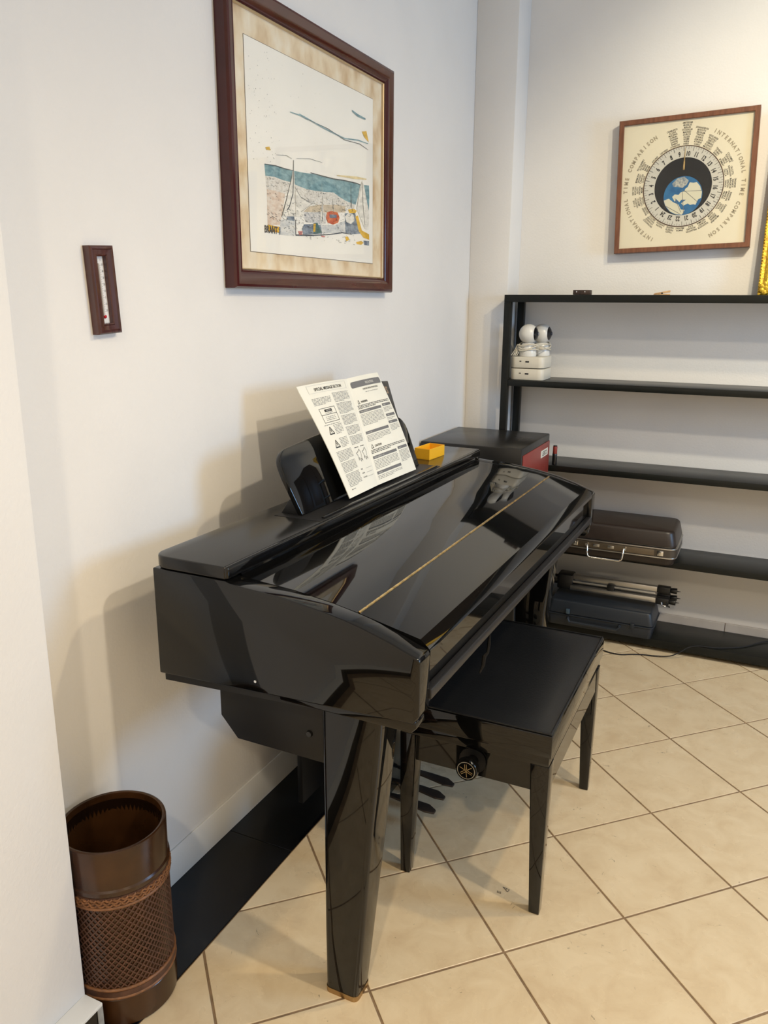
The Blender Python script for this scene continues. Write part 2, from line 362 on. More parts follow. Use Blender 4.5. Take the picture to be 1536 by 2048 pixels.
MB().box(0.545, 0.572, EW+0.03, L-EW-0.03, 0.716, 0.745).build('slip_underside', DULL, piano, bevel=0.002)
MB().prism([(0.01, 0.679), (0.01, 0.70), (0.57, 0.735), (0.57, 0.705), (0.40, 0.700)], 'y', 0.006, L-0.006).build('keybed', DULL, piano)
MB().tube([(0.580, 0.46, 0.725), (0.588, 0.432, 0.708), (0.592, 0.413, 0.694), (0.589, 0.398, 0.690), (0.593, 0.380, 0.676), (0.590, 0.366, 0.664)], [0.002, 0.004, 0.003, 0.005, 0.004, 0.002], 6).build('hanging_tape', mat('brown_tape', (0.014, 0.012, 0.010), rough=0.9, spec=0.05), piano)
# speaker box below, with end brackets
for y0, y1 in ((0.062, 0.084), (L-0.084, L-0.062)):
    b = MB().prism([(0.108, 0.70), (0.108, 0.592), (0.150, 0.545), (0.37, 0.545), (0.37, 0.70)], 'y', y0, y1).build('bracket', DULL, piano, bevel=0.002)
    yo = y0-0.002 if y0 < 0.5 else y1+0.002
    MB().lathe([(0.0, -0.003), (0.006, -0.003), (0.0075, 0.0), (0.0075, 0.003)], (0.333, yo, 0.605), 16, 'y').build('bolt', SATIN, b)
MB().box(0.094, 0.108, 0.084, L-0.084, 0.59, 0.70).build('speaker_box', DULL, piano, bevel=0.002)
MB().box(0.108, 0.30, 0.10, L-0.10, 0.60, 0.69).build('speaker_housing', DULL, piano, bevel=0.004)
# legs
def leg(y0, y1):
    # rounded cross-section tapering downwards
    def ring(xa, xb, ya, yb, z, r=0.012):
        out = []
        for cx_, cy_, a0 in ((xb-r, yb-r, 0), (xa+r, yb-r, PI/2), (xa+r, ya+r, PI), (xb-r, ya+r, 1.5*PI)):
            out += [(cx_+r*math.cos(a0+k*PI/8), cy_+r*math.sin(a0+k*PI/8), z) for k in range(5)]
        return out
    near = y0 < 0.5
    ya0, yb0 = (y0, y0+0.062) if near else (y1-0.062, y1)
    stages = [(0.375, 0.452, ya0, yb0, 0.013), (0.375, 0.466, ya0-0.002, yb0+0.004, 0.16), (0.375, 0.487, y0, y1, 0.45), (0.374, 0.503, y0, y1, 0.62), (0.374, 0.508, y0, y1, 0.70)]
    m = MB(); v = []; n = 20
    for xa, xb, a, b, z in stages: v += ring(xa, xb, a, b, z)
    f = [(j*n+i, j*n+(i+1) % n, (j+1)*n+(i+1) % n, (j+1)*n+i) for j in range(len(stages)-1) for i in range(n)]+[tuple(range(n-1, -1, -1)), tuple(range((len(stages)-1)*n, len(stages)*n))]
    o = m.add(v, f).build('leg', LACQ, piano, angle=40)
    c = MB(); lo = ring(0.374, 0.453, ya0-0.001, yb0+0.001, 0.0); hi = ring(0.374, 0.453, ya0-0.001, yb0+0.001, 0.0128)
    c.add(lo+hi, [(i, (i+1) % n, n+(i+1) % n, n+i) for i in range(n)]+[tuple(range(n-1, -1, -1)), tuple(range(n, 2*n))])
    c.build('foot_cap', COPPER, o)
leg(0.038, 0.128); leg(L-0.128, L-0.038)
# pedal lyre
MB().box(0.005, 0.022, 0.52, 0.952, 0.06, 0.69).build('rear_panel', DULL, piano, bevel=0.002)
MB().box(0.022, 0.19, 0.66, 0.69, 0.0, 0.69).build('lyre_post', DULL, piano, bevel=0.003)
MB().box(0.022, 0.19, 0.675, 0.86, 0.0, 0.69).build('pedal_box', SATIN, piano, bevel=0.003)
for yy in (0.662, 0.735, 0.808):
    p = MB()
    prf = [(0.19, 0.062), (0.24, 0.064), (0.30, 0.060), (0.35, 0.055), (0.375, 0.050)]; wd = [0.008, 0.010, 0.015, 0.019, 0.008]
    v = []
    for (px_, pz), w_ in zip(prf, wd): v += [(px_, yy-w_, pz), (px_, yy+w_, pz), (px_, yy+w_, pz+0.007), (px_, yy-w_, pz+0.007)]
    f = [(j*4+i, j*4+(i+1) % 4, (j+1)*4+(i+1) % 4, (j+1)*4+i) for j in range(4) for i in range(4)]+[(3, 2, 1, 0), (16, 17, 18, 19)]
    p.add(v, f).build('pedal', mat('dark_bronze', (0.045, 0.033, 0.026), rough=0.4, metal=0.4), piano, bevel=0.003)
# music rest: leaning panel with rounded top corners, its well and book ledge
ra = math.radians(23.5); n_r = 0.05
def rest_pt(y, s, off=0.0):      # s up along the panel, off towards the player
    return (0.119-math.sin(ra)*s+math.cos(ra)*off, y, 0.962+math.cos(ra)*s+math.sin(ra)*off)
ry0, ry1, rh = 0.384, 1.108, 0.178
out = [(ry0+0.012, 0.0), (ry1-0.012, 0.0), (ry1, 0.10)]
out += [(ry1-0.05+0.05*math.cos(a), rh-0.055+0.045*math.sin(a)) for a in [k*PI/2/7 for k in range(8)]]
out += [(ry1-0.05+(ry0-ry1+0.10)*k/10, rh-0.010+0.016*math.sin(PI*k/10)) for k in range(1, 10)]
out += [(ry0+0.05-0.05*math.sin(a), rh-0.055+0.045*math.cos(a)) for a in [k*PI/2/7 for k in range(8)]]
out += [(ry0, 0.10)]
m = MB(); nn = len(out)
m.add([rest_pt(y, s, 0.0) for y, s in out]+[rest_pt(y, s, -0.014) for y, s in out], [tuple(range(nn)), tuple(range(2*nn-1, nn-1, -1))]+[(i, nn+i, nn+(i+1) % nn, (i+1) % nn) for i in range(nn)])
mr = m.build('music_rest', LACQ, piano, bevel=0.003, seg=2)
MB().box(0.052, 0.181, 0.372, 1.118, 0.9598, 0.9612).build('rest_well', DULL, piano, bevel=0.0005, seg=1)
MB().box(0.168, 0.1775, 0.40, 1.105, 0.9612, 0.9655).build('book_ledge', SATIN, piano, bevel=0.0015)
for yy in (0.40, 1.085):
    MB().hexa([(0.055, yy, 0.961), (0.112, yy, 0.961), (0.112, yy+0.01, 0.961), (0.055, yy+0.01, 0.961)], [(0.078, yy, 0.996), (0.092, yy, 0.996), (0.092, yy+0.01, 0.996), (0.078, yy+0.01, 0.996)]).build('rest_support', DULL, piano, bevel=0.001)

# ================================================================== OPEN MANUAL on the music rest
PAPER = mat('manual_paper', (0.80, 0.78, 0.69), rough=0.7, var=0.02, vscale=12)
INK = mat('black_ink', (0.02, 0.02, 0.022), rough=0.7)
INKG = mat('grey_ink', (0.16, 0.16, 0.165), rough=0.7)
INKL = mat('light_grey_print', (0.62, 0.61, 0.57), rough=0.7)
man = root('instruction_manual', 'open printed instruction manual leaning on the piano music rest', 'manual', (0.08, 1.96, 0.962))
UPV = Vector((-0.47, 0, 0.883)); NRM = Vector((0.883, 0, 0.47))
def page(side, u, v, off=0.0):
    if side == 0: bl, br, tr, tl = (1.784, -0.002), (1.959, 0.000), (2.055, 0.316), (1.775, 0.316)
    else: bl, br, tr, tl = (1.959, 0.000), (2.216, -0.004), (2.254, 0.318), (2.055, 0.316)
    y = (bl[0]*(1-u)+br[0]*u)*(1-v)+(tl[0]*(1-u)+tr[0]*u)*v; s = (bl[1]*(1-u)+br[1]*u)*(1-v)+(tl[1]*(1-u)+tr[1]*u)*v
    bow = 0.010*math.sin(PI*min(1, v*1.05))*(0.5+0.5*abs(2*((y-1.78)/0.46)-1))
    t = u if side == 0 else 1-u
    cur = 0.006*math.sin(PI*t)-0.004*t                     # page belly, gutter sunk
    p = Vector((0.082, y, 0.966))+UPV*s+NRM*(0.010+bow*0.6+cur+off)
    return p
for side in (0, 1):
    nu, nv = 14, 20; m = MB(man.location); v = [page(side, i/nu, j/nv) for j in range(nv+1) for i in range(nu+1)]
    v += [page(side, i/nu, j/nv, -0.0018) for j in range(nv+1) for i in range(nu+1)]
    N = (nu+1)*(nv+1); f = []
    for j in range(nv):
        for i in range(nu):
            a = j*(nu+1)+i; f += [(a, a+1, a+nu+2, a+nu+1), (N+a+nu+1, N+a+nu+2, N+a+1, N+a)]
    for i in range(nu): f += [(i, N+i, N+i+1, i+1), (nv*(nu+1)+i+1, N+nv*(nu+1)+i+1, N+nv*(nu+1)+i, nv*(nu+1)+i)]
    for j in range(nv):
        a, b = j*(nu+1), (j+1)*(nu+1); f += [(a, b, N+b, N+a), (a+nu, N+a+nu, N+b+nu, b+nu)]
    pg = m.add(v, f).build('page', PAPER, man, angle=60)
    ink, grey, lig = MB(man.location), MB(man.location), MB(man.location)
    W_, H_ = 0.225, 0.318
    def pp(u, v, o=0.0005): return page(side, u, v, o)
    def rect(mb, u0, u1, v0, v1, o=0.0005):
        k = max(1, int((u1-u0)*10))
        for i in range(k):
            a, b = u0+(u1-u0)*i/k, u0+(u1-u0)*(i+1)/k; mb.poly([pp(a, v0, o), pp(b, v0, o), pp(b, v1, o), pp(a, v1, o)])
    def words(u0, u1, v, h=0.0042, mb=None):
        u = u0
        while u < u1-0.01:
            w = min(random.uniform(0.02, 0.075), u1-u); rect(mb or grey, u, u+w, v, v+h); u += w+0.011
    def block(u0, u1, vt, n, pitch=0.0115, last=0.6):
        for k in range(n): words(u0, u1 if k < n-1 else u0+(u1-u0)*last, vt-k*pitch)
    def txt(mb, s, u, v, size, sx=1.0, bold=0.0, o=0.0007, align='CENTER'):
        vs, fs = text2d(s, size, sx, align, bold); mb.add([pp(u+x/W_, v+y/H_, o) for x, y in vs], fs)
    def frame(mb, u0, u1, v0, v1, t=0.004):
        rect(mb, u0, u1, v0, v0+t); rect(mb, u0, u1, v1-t, v1); rect(mb, u0, u0+t*1.4, v0, v1); rect(mb, u1-t*1.4, u1, v0, v1)
    if side == 0:
        frame(lig, 0.14, 0.93, 0.915, 0.985, 0.003)
        txt(ink, 'SPECIAL MESSAGE SECTION', 0.535, 0.945, 0.0125, 0.82, 0.012)
        block(0.13, 0.49, 0.865, 6); block(0.55, 0.93, 0.885, 8); block(0.55, 0.93, 0.785, 9); block(0.55, 0.93, 0.67, 8); block(0.55, 0.93, 0.565, 7); block(0.55, 0.93, 0.475, 7)
        frame(ink, 0.17, 0.49, 0.645, 0.775, 0.004); rect(ink, 0.17, 0.49, 0.712, 0.716)
        rect(ink, 0.26, 0.41, 0.737, 0.760); txt(lig, 'CAUTION', 0.335, 0.7485, 0.0052, 0.9, 0.01, 0.0009)
        for k in range(3): words(0.23, 0.43, 0.692-k*0.014)
        words(0.26, 0.41, 0.725)
        words(0.13, 0.47, 0.625)
        for vt in (0.545, 0.425):
            a, b, c = (0.165, vt), (0.265, vt), (0.215, vt+0.062)
            for p, q in ((a, b), (b, c), (c, a)):
                du, dv = q[0]-p[0], q[1]-p[1]; l = math.hypot(du, dv); nx, ny = -dv/l*0.005, du/l*0.005
                ink.poly([pp(p[0]+nx, p[1]+ny), pp(p[0]-nx, p[1]-ny), pp(q[0]-nx, q[1]-ny), pp(q[0]+nx, q[1]+ny)])
            rect(ink, 0.209, 0.221, vt+0.018, vt+0.040); rect(ink, 0.209, 0.221, vt+0.008, vt+0.013)
            block(0.30, 0.49, vt+0.065, 7, 0.0125)
        block(0.12, 0.49, 0.385, 8); block(0.12, 0.49, 0.285, 8); block(0.12, 0.49, 0.185, 10)
        # pictograms of hands with a plug
        for uc in (0.64, 0.83):
            words(uc-0.06, uc+0.06, 0.372, 0.006, ink)
            pts = [(0, 0), (0.05, 0.02), (0.08, -0.015), (0.06, -0.05), (0.075, -0.085), (0.03, -0.06), (0.02, -0.09), (-0.01, -0.05), (-0.04, -0.075), (-0.03, -0.03), (-0.06, -0.01), (0, 0)]
            for p, q in zip(pts, pts[1:]):
                du, dv = q[0]-p[0], q[1]-p[1]; l = math.hypot(du, dv); nx, ny = -dv/l*0.003, du/l*0.003
                grey.poly([pp(uc+p[0]+nx, 0.335+p[1]+ny), pp(uc+p[0]-nx, 0.335+p[1]-ny), pp(uc+q[0]-nx, 0.335+q[1]-ny), pp(uc+q[0]+nx, 0.335+q[1]+ny)])
        for k, lab in enumerate(('Model', 'Serial No.', 'Purchase Date')):
            txt(ink, lab, 0.56, 0.185-k*0.036, 0.0055, 0.9, 0.01, align='LEFT'); rect(grey, 0.72, 0.95, 0.178-k*0.036, 0.180-k*0.036)
        words(0.13, 0.25, 0.055, 0.006)
    else:
        rect(grey, 0.07, 0.95, 0.895, 0.955); grey.poly([pp(0.07, 0.955), pp(0.05, 0.94), pp(0.05, 0.91), pp(0.07, 0.895)]); grey.poly([pp(0.95, 0.895), pp(0.97, 0.91), pp(0.97, 0.94), pp(0.95, 0.955)])
        txt(lig, 'PRECAUTIONS', 0.57, 0.925, 0.0105, 0.85, 0.02, 0.0009)
        txt(ink, 'PLEASE READ CAREFULLY BEFORE PROCEEDING', 0.55, 0.868, 0.0068, 0.72, 0.015)
        words(0.36, 0.76, 0.835)
        for vt, head in ((0.755, 'WARNING'), (0.335, 'CAUTION')):
            txt(ink, head, 0.16, vt, 0.0085, 0.9, 0.02, align='LEFT')
            for p, q in (((0.08, vt-0.012), (0.13, vt-0.012)), ((0.13, vt-0.012), (0.105, vt+0.022)), ((0.105, vt+0.022), (0.08, vt-0.012))):
                du, dv = q[0]-p[0], q[1]-p[1]; l = math.hypot(du, dv); nx, ny = -dv/l*0.003, du/l*0.003
                ink.poly([pp(p[0]+nx, p[1]+ny), pp(p[0]-nx, p[1]-ny), pp(q[0]-nx, q[1]-ny), pp(q[0]+nx, q[1]+ny)])
            for k in range(3): words(0.05, 0.95 if k < 2 else 0.5, vt-0.034-k*0.013, 0.006, ink)
        for u0, u1, v, n in ((0.05, 0.63, 0.655, 9), (0.05, 0.63, 0.455, 5), (0.68, 0.96, 0.665, 4), (0.68, 0.96, 0.56, 2), (0.68, 0.96, 0.49, 5), (0.05, 0.63, 0.225, 7), (0.68, 0.96, 0.235, 9), (0.05, 0.63, 0.085, 3)):
            rect(ink if False else grey, u0, u1, v, v+0.026); words(u0+0.02, u0+0.2, v+0.010, 0.006, lig) if False else None
            txt(lig, {0.655: 'Power supply/Power cord', 0.455: 'Do not open', 0.225: 'Power supply/Power cord', 0.085: 'Assembly'}.get(v, 'Location'), u0+0.03, v+0.013, 0.0055, 0.85, 0.01, 0.0009, 'LEFT')
            block(u0, u1, v-0.018, n, 0.0125)
    grey.build('body_print', INKG, pg, smooth=False, recalc=False)['kind'] = 'stuff'
    ink.build('headline_print', INK, pg, smooth=False, recalc=False)['kind'] = 'stuff'
    lig.build('pale_print', INKL, pg, smooth=False, recalc=False)['kind'] = 'stuff'
# dark book behind the manual
bk = root('dark_book', 'dark grey covered book standing behind the open manual', 'book', (0.07, 2.16, 0.962))
BOOKM = mat('dark_grey_cover', (0.045, 0.045, 0.05), rough=0.35, var=0.3, vscale=50)
def bp(y, s, o): return Vector((0.080, y, 0.966))+UPV*s+NRM*o
m = MB(bk.location); ca, sa = math.cos(math.radians(19)), math.sin(math.radians(19)); q = [(2.314-0.255*sa-0.19*ca, 0.287-0.255*ca+0.19*sa), (2.314-0.255*sa, 0.287-0.255*ca), (2.314, 0.287), (2.314-0.19*ca, 0.287+0.19*sa*0.2)]
m.hexa([bp(y, s, -0.002) for y, s in q], [bp(y, s, 0.004) for y, s in q]).build('cover', BOOKM, bk, bevel=0.001, seg=1)
m = MB(bk.location); vs, fs = text2d('OS', 0.034, 0.8, bold=0.01)
m.add([bp(2.268+x*ca+y*sa, 0.262-x*sa+y*ca, 0.0046) for x, y in vs], fs).build('title_print', mat('tan_print', (0.45, 0.32, 0.22), rough=0.6), bk, smooth=False, recalc=False)

# ================================================================== YELLOW TRAY on the piano
YEL = mat('yellow_card', (0.90, 0.47, 0.02), rough=0.42, spec=0.4)
yb_ = root('yellow_box', 'small open yellow box on the piano top beside the music rest', 'box', (0.03, 2.46, 0.960))
ycs = [(0.061, 2.400), (0.070, 2.512), (0.012, 2.522), (0.003, 2.410)]
def yw(i, j, h, name):
    a, b = Vector((*ycs[i], 0)), Vector((*ycs[j], 0)); d = (b-a).normalized(); nrm = Vector((-d.y, d.x, 0))*0.0018
    m = MB((yb_.location.x, yb_.location.y, 0)); z0, z1 = 0.0003, h
    m.hexa([a+Vector((0, 0, z0)), b+Vector((0, 0, z0)), b+nrm+Vector((0, 0, z0)), a+nrm+Vector((0, 0, z0))], [a+Vector((0, 0, z1)), b+Vector((0, 0, z1)), b+nrm+Vector((0, 0, z1)), a+nrm+Vector((0, 0, z1))]).build(name, YEL, yb_, bevel=0.0004, seg=1)
for i in range(4): yw(i, (i+1) % 4, 0.036, 'wall')
m = MB((yb_.location.x, yb_.location.y, 0)); m.hexa([(*c_, 0.0003) for c_ in ycs], [(*c_, 0.002) for c_ in ycs]).build('base', YEL, yb_)

# ================================================================== BENCH
bx0, bx1, by0, by1 = 0.292, 0.682, 1.656, 2.282
bench = root('piano_bench', 'black adjustable piano bench with leather seat and tapered legs', 'bench', ((bx0+bx1)/2, (by0+by1)/2, 0))
O = bench.location
m = MB(O); m.box(bx0, bx1, by0, by1, 0.440, 0.498); m.build('seat_frame', LACQ, bench, bevel=0.003)
MB(O).box(bx0+0.006, bx1-0.006, by0+0.006, by1-0.006, 0.413, 0.4398).build('lift_frame', LACQ, bench, bevel=0.002)
# cushion, slightly puffed grid
m = MB(O); n1, n2 = 18, 26; v = []; cx0, cx1, cy0, cy1 = bx0+0.005, bx1-0.005, by0+0.005, by1-0.005
def puff(a): return (1-abs(2*a-1)**5)
for j in range(n2+1):
    for i in range(n1+1):
        a, b = i/n1, j/n2; h = 0.4985+0.014*puff(a)**0.6*puff(b)**0.6+0.0015*math.sin(a*7+b*3)*puff(a)*puff(b)
        v.append((cx0+(cx1-cx0)*a, cy0+(cy1-cy0)*b, h))
f = [(j*(n1+1)+i, j*(n1+1)+i+1, (j+1)*(n1+1)+i+1, (j+1)*(n1+1)+i) for j in range(n2) for i in range(n1)]
cu = m.add(v, f).build('cushion', LEATHER, bench, angle=60)
m = MB(O); m.tube([(cx0, cy0, 0.5005), (cx1, cy0, 0.5005), (cx1, cy1, 0.5005), (cx0, cy1, 0.5005), (cx0, cy0, 0.5005)], 0.003, 8).build('piping', LEATHER, cu)
for ax in ('near', 'far', 'left', 'right'):
    m = MB(O)
    if ax == 'near': m.box(bx0+0.03, bx1-0.03, by0+0.018, by0+0.034, 0.336, 0.413)
    elif ax == 'far': m.box(bx0+0.03, bx1-0.03, by1-0.034, by1-0.018, 0.336, 0.413)
    elif ax == 'left': m.box(bx0+0.018, bx0+0.034, by0+0.03, by1-0.03, 0.336, 0.413)
    else: m.box(bx1-0.022, bx1-0.006, by0+0.03, by1-0.03, 0.345, 0.413)
    m.build('apron', LACQ, bench, bevel=0.001, seg=1)
for sx in (0, 1):
    for sy in (0, 1):
        xo = bx0+0.004 if sx == 0 else bx1-0.004; yo = by0+0.006 if sy == 0 else by1-0.006
        kx = 1 if sx == 0 else -1; ky = 1 if sy == 0 else -1
        def q(t, z, d=0.0): return [(xo+kx*d, yo+ky*d, z), (xo+kx*(t+d), yo+ky*d, z), (xo+kx*(t+d), yo+ky*(t+d), z), (xo+kx*d, yo+ky*(t+d), z)]
        MB(O).hexa(q(0.026, 0.0005, 0.004), q(0.046, 0.413)).build('leg', LACQ, bench, bevel=0.0015)
# height knob with a ring and three crossed tuning forks
kc = Vector((0.488, by0-0.034, 0.377))
kb = MB(O).lathe([(0.0, 0.06), (0.014, 0.06), (0.014, 0.024), (0.026, 0.022), (0.0285, 0.016), (0.0285, 0.004), (0.026, 0.0), (0.0, 0.0)], kc, 40, 'y').build('height_knob', LACQ, bench)
em = MB(O); GOLDP = mat('gold_print', (0.55, 0.42, 0.22), rough=0.35, metal=0.6); SILP = mat('silver_print', (0.42, 0.41, 0.38), rough=0.3, metal=0.6)
rg = MB(O); nseg = 40
rv = [kc+Vector((r_*math.cos(2*PI*i/nseg), -0.0005, r_*math.sin(2*PI*i/nseg))) for r_ in (0.0208, 0.0226) for i in range(nseg)]
rg.add(rv, [(i, (i+1) % nseg, nseg+(i+1) % nseg, nseg+i) for i in range(nseg)]).build('emblem_ring', SILP, kb, smooth=False)
for k in range(3):
    a = math.radians(97+k*120); d = Vector((math.cos(a), 0, math.sin(a))); p = Vector((-d.z, 0, d.x))
    def bar(c0, c1, w):
        em.poly([kc+c0+p*w+Vector((0, -0.0006, 0)), kc+c0-p*w+Vector((0, -0.0006, 0)), kc+c1-p*w+Vector((0, -0.0006, 0)), kc+c1+p*w+Vector((0, -0.0006, 0))])
    bar(-d*0.0175, d*0.002, 0.0007)
    for s_ in (-1, 1): bar(d*0.001+p*0.0022*s_, d*0.0165+p*0.0022*s_, 0.0006)
    q_ = p; bar(d*0.001, d*0.003, 0.0027)
em.build('emblem_forks', GOLDP, kb, smooth=False, recalc=False)
MB(O).lathe([(0.034, 0.0), (0.034, 0.004), (0.014, 0.006)], (kc.x, by0+0.011, kc.z), 32, 'y').build('knob_collar', DULL, bench)

# ================================================================== WASTE BIN with woven lattice
BINM = mat('brown_bin', (0.040, 0.0155, 0.005), rough=0.24, spec=0.5, var=0.35, vscale=9, rvar=0.06)
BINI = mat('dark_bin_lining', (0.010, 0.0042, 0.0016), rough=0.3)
CANE = mat('cane_strip', (0.088, 0.038, 0.022), rough=0.6, var=0.25, vscale=60)
CANEL = mat('pale_cane', (0.19, 0.080, 0.030), rough=0.5, var=0.25, vscale=80)
bc = (-0.088, 1.064); bin_ = root('waste_bin', 'tall brown waste bin with woven cane lattice on the black stone border', 'waste bin', (bc[0], bc[1], 0.001))
R = 0.107
MB().lathe([(0.0, 0.0), (R-0.004, 0.0), (R, 0.004), (R+0.001, 0.03), (R, 0.068), (R-0.003, 0.072), (R-0.003, 0.318), (R+0.002, 0.320), (R+0.003, 0.330), (R, 0.334), (R+0.001, 0.415), (R, 0.4185), (R-0.003, 0.420), (R-0.007, 0.4185), (R-0.008, 0.414), (R-0.010, 0.33), (R-0.012, 0.02), (0.0, 0.018)], (0, 0, 0), 72).build('body', BINM, bin_)
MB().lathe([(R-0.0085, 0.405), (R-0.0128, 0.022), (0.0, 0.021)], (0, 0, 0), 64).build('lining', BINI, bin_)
lat = MB(); NS = 50; z0, z1 = 0.098, 0.288
for sgn in (1, -1):
    for k in range(NS):
        a0 = 2*PI*k/NS; st = 14; v = []
        for j in range(st+1):
            t = j/st; a = a0+sgn*1.55*t; z = z0+(z1-z0)*t; w = 0.0019; r_ = R-0.0012+(0.0008 if sgn > 0 else 0)
            da_ = 0.0024/R
            v += [(r_*math.cos(a-da_*0.45), r_*math.sin(a-da_*0.45), z+sgn*0.0009), (r_*math.cos(a+da_*0.45), r_*math.sin(a+da_*0.45), z-sgn*0.0009)]
        lat.add(v, [(2*j, 2*j+1, 2*j+3, 2*j+2) for j in range(st)])
o = lat.build('lattice', CANE, bin_, smooth=False); o['kind'] = 'stuff'
md = o.modifiers.new('thick', 'SOLIDIFY'); md.thickness = 0.0008
for z, r_, mt in ((0.292, 0.0038, CANEL), (0.094, 0.0036, CANEL), (0.074, 0.0036, CANEL)):
    MB().lathe([(R-0.001+r_*math.cos(t), z+r_*math.sin(t)) for t in [2*PI*i/12 for i in range(13)]], (0, 0, 0), 72).build('cane_ring', mt, bin_)
wb = MB(); nb = 90
for i in range(nb):
    for row in range(3):
        a = 2*PI*(i+0.5*(row % 2))/nb; zc = 0.3005+row*0.0058; rr = R+0.0015
        d = 2*PI/nb*0.42; s_ = 0.0022 if (i+row) % 2 else -0.0022
        wb.tube([(rr*math.cos(a-d), rr*math.sin(a-d), zc-s_), ((rr+0.0012)*math.cos(a), (rr+0.0012)*math.sin(a), zc), (rr*math.cos(a+d), rr*math.sin(a+d), zc+s_)], 0.0021, 5)
o = wb.build('woven_band', CANEL, bin_); o['kind'] = 'stuff'
MB().lathe([(R-0.003, 0.296), (R+0.0012, 0.2975), (R+0.0012, 0.3155), (R-0.003, 0.317)], (0, 0, 0), 64).build('band_backing', CANE, bin_)
MB().lathe([(R-0.003, 0.0765), (R+0.0008, 0.078), (R+0.0008, 0.090), (R-0.003, 0.0915)], (0, 0, 0), 64).build('lower_band', CANE, bin_)

# ================================================================== THERMOMETER
DKW = mat_wood('dark_red_wood', (0.052, 0.014, 0.012), (0.085, 0.026, 0.020), 0.25, (6, 60, 3))
def tilted(c, th):
    ct, st = math.cos(th), math.sin(th)
    def P(y, z, x): return (x, c[0]+y*ct-z*st, c[1]+y*st+z*ct)
    return P
ther = root('wall_thermometer', 'small wall thermometer in a dark red wooden frame', 'thermometer', (XW, 1.2725, 1.482))
P = tilted((1.2745, 1.482), math.radians(3.0))
def rframe(mb, P, w, h, t, prof_):
    """mitred frame; prof_: list of (inset from the outer edge, height from the wall)"""
    n = len(prof_); v = []
    for sy, sz in ((-1, -1), (1, -1), (1, 1), (-1, 1)):
        for ins, x in prof_: v.append(P(sy*(w/2-ins), sz*(h/2-ins), x))
    f = []
    for k in range(4):
        a, b = k*n, ((k+1) % 4)*n
        for i in range(n-1): f.append((a+i, b+i, b+i+1, a+i+1))
    mb.add(v, f)
w, h = 0.0655, 0.172
m = MB(ther.location); rframe(m, P, w, h, 0.02, [(0, XW+0.0005), (0, XW+0.016), (0.003, XW+0.019), (0.006, XW+0.0195), (0.008, XW+0.017), (0.0165, XW+0.015), (0.0185, XW+0.0165), (0.0205, XW+0.015), (0.0215, XW+0.006), (0.0215, XW+0.0005)])
m.build('frame', DKW, ther, angle=30)
def prect(mb, P, y0, y1, z0, z1, x): mb.poly([P(y0, z0, x), P(y1, z0, x), P(y1, z1, x), P(y0, z1, x)])
m = MB(ther.location); m.add([P(sy*0.0125, sz*0.0665, x) for x in (XW+0.001, XW+0.0065) for sy, sz in ((-1, -1), (1, -1), (1, 1), (-1, 1))], [(0, 1, 2, 3), (7, 6, 5, 4), (0, 4, 5, 1), (1, 5, 6, 2), (2, 6, 7, 3), (3, 7, 4, 0)])
sc = m.build('scale_card', mat('white_card', (0.80, 0.78, 0.76), rough=0.5), ther, smooth=False)
m = MB(ther.location); m.tube([P(-0.0035, -0.05, XW+0.0085), P(-0.0035, 0.052, XW+0.0085)], 0.0018, 10).build('glass_tube', mat('tube_glass', (0.62, 0.58, 0.54), rough=0.15), ther)
m = MB(ther.location); m.sphere(P(-0.002, -0.052, XW+0.0082), 0.0038, 16, 10).build('bulb', mat('red_spirit', (0.50, 0.01, 0.02), rough=0.15), ther)
m = MB(ther.location)
for k in range(21): prect(m, P, 0.0006, 0.0032 if k % 3 else 0.0046, -0.042+k*0.0045, -0.0415+k*0.0045, XW+0.0068)
for k, s_ in enumerate(('20', '10', '0', '10', '20', '30', '40', '50')):
    vs, fs = text2d(s_, 0.0062, 0.8); m.add([P(0.0075+x, -0.040+k*0.0128+y, XW+0.0068) for x, y in vs], fs)
for s_, yy in (('C', -0.004), ('F', 0.004)):
    vs, fs = text2d(s_, 0.006, 0.8); m.add([P(yy+x, 0.058+y, XW+0.0068) for x, y in vs], fs)
m.build('scale_print', INKG, sc, smooth=False, recalc=False)

# ================================================================== FRAMED HARBOUR PRINT
pic = root('framed_picture', 'large framed harbour print with sailing boats in a dark red frame', 'picture', (XW, 2.157, 1.842))
P0 = tilted((2.157, 1.842), 0.0); w, h = 0.918, 0.696
m = MB(pic.location); rframe(m, P0, w, h, 0.05, [(0, XW+0.0005), (0, XW+0.028), (0.004, XW+0.034), (0.010, XW+0.036), (0.026, XW+0.031), (0.040, XW+0.022), (0.0435, XW+0.023), (0.046, XW+0.019), (0.046, XW+0.003)])
m.build('frame', mat_wood('maroon_lacquer', (0.050, 0.008, 0.008), (0.068, 0.012, 0.011), 0.16, (3, 3, 3), 0.0), pic, angle=30)
m = MB(pic.location); rframe(m, P0, w-0.0905, h-0.0905, 0.005, [(0, XW+0.017), (0.002, XW+0.0192), (0.0045, XW+0.017), (0.0045, XW+0.010)])
m.build('gilt_slip', mat('gilt_slip', (0.62, 0.47, 0.27), rough=0.35, metal=0.5), pic)
m = MB(pic.location); m.box(XW+0.002, XW+0.010, 2.157-w/2+0.047, 2.157+w/2-0.047, 1.842-h/2+0.047, 1.842+h/2-0.047)
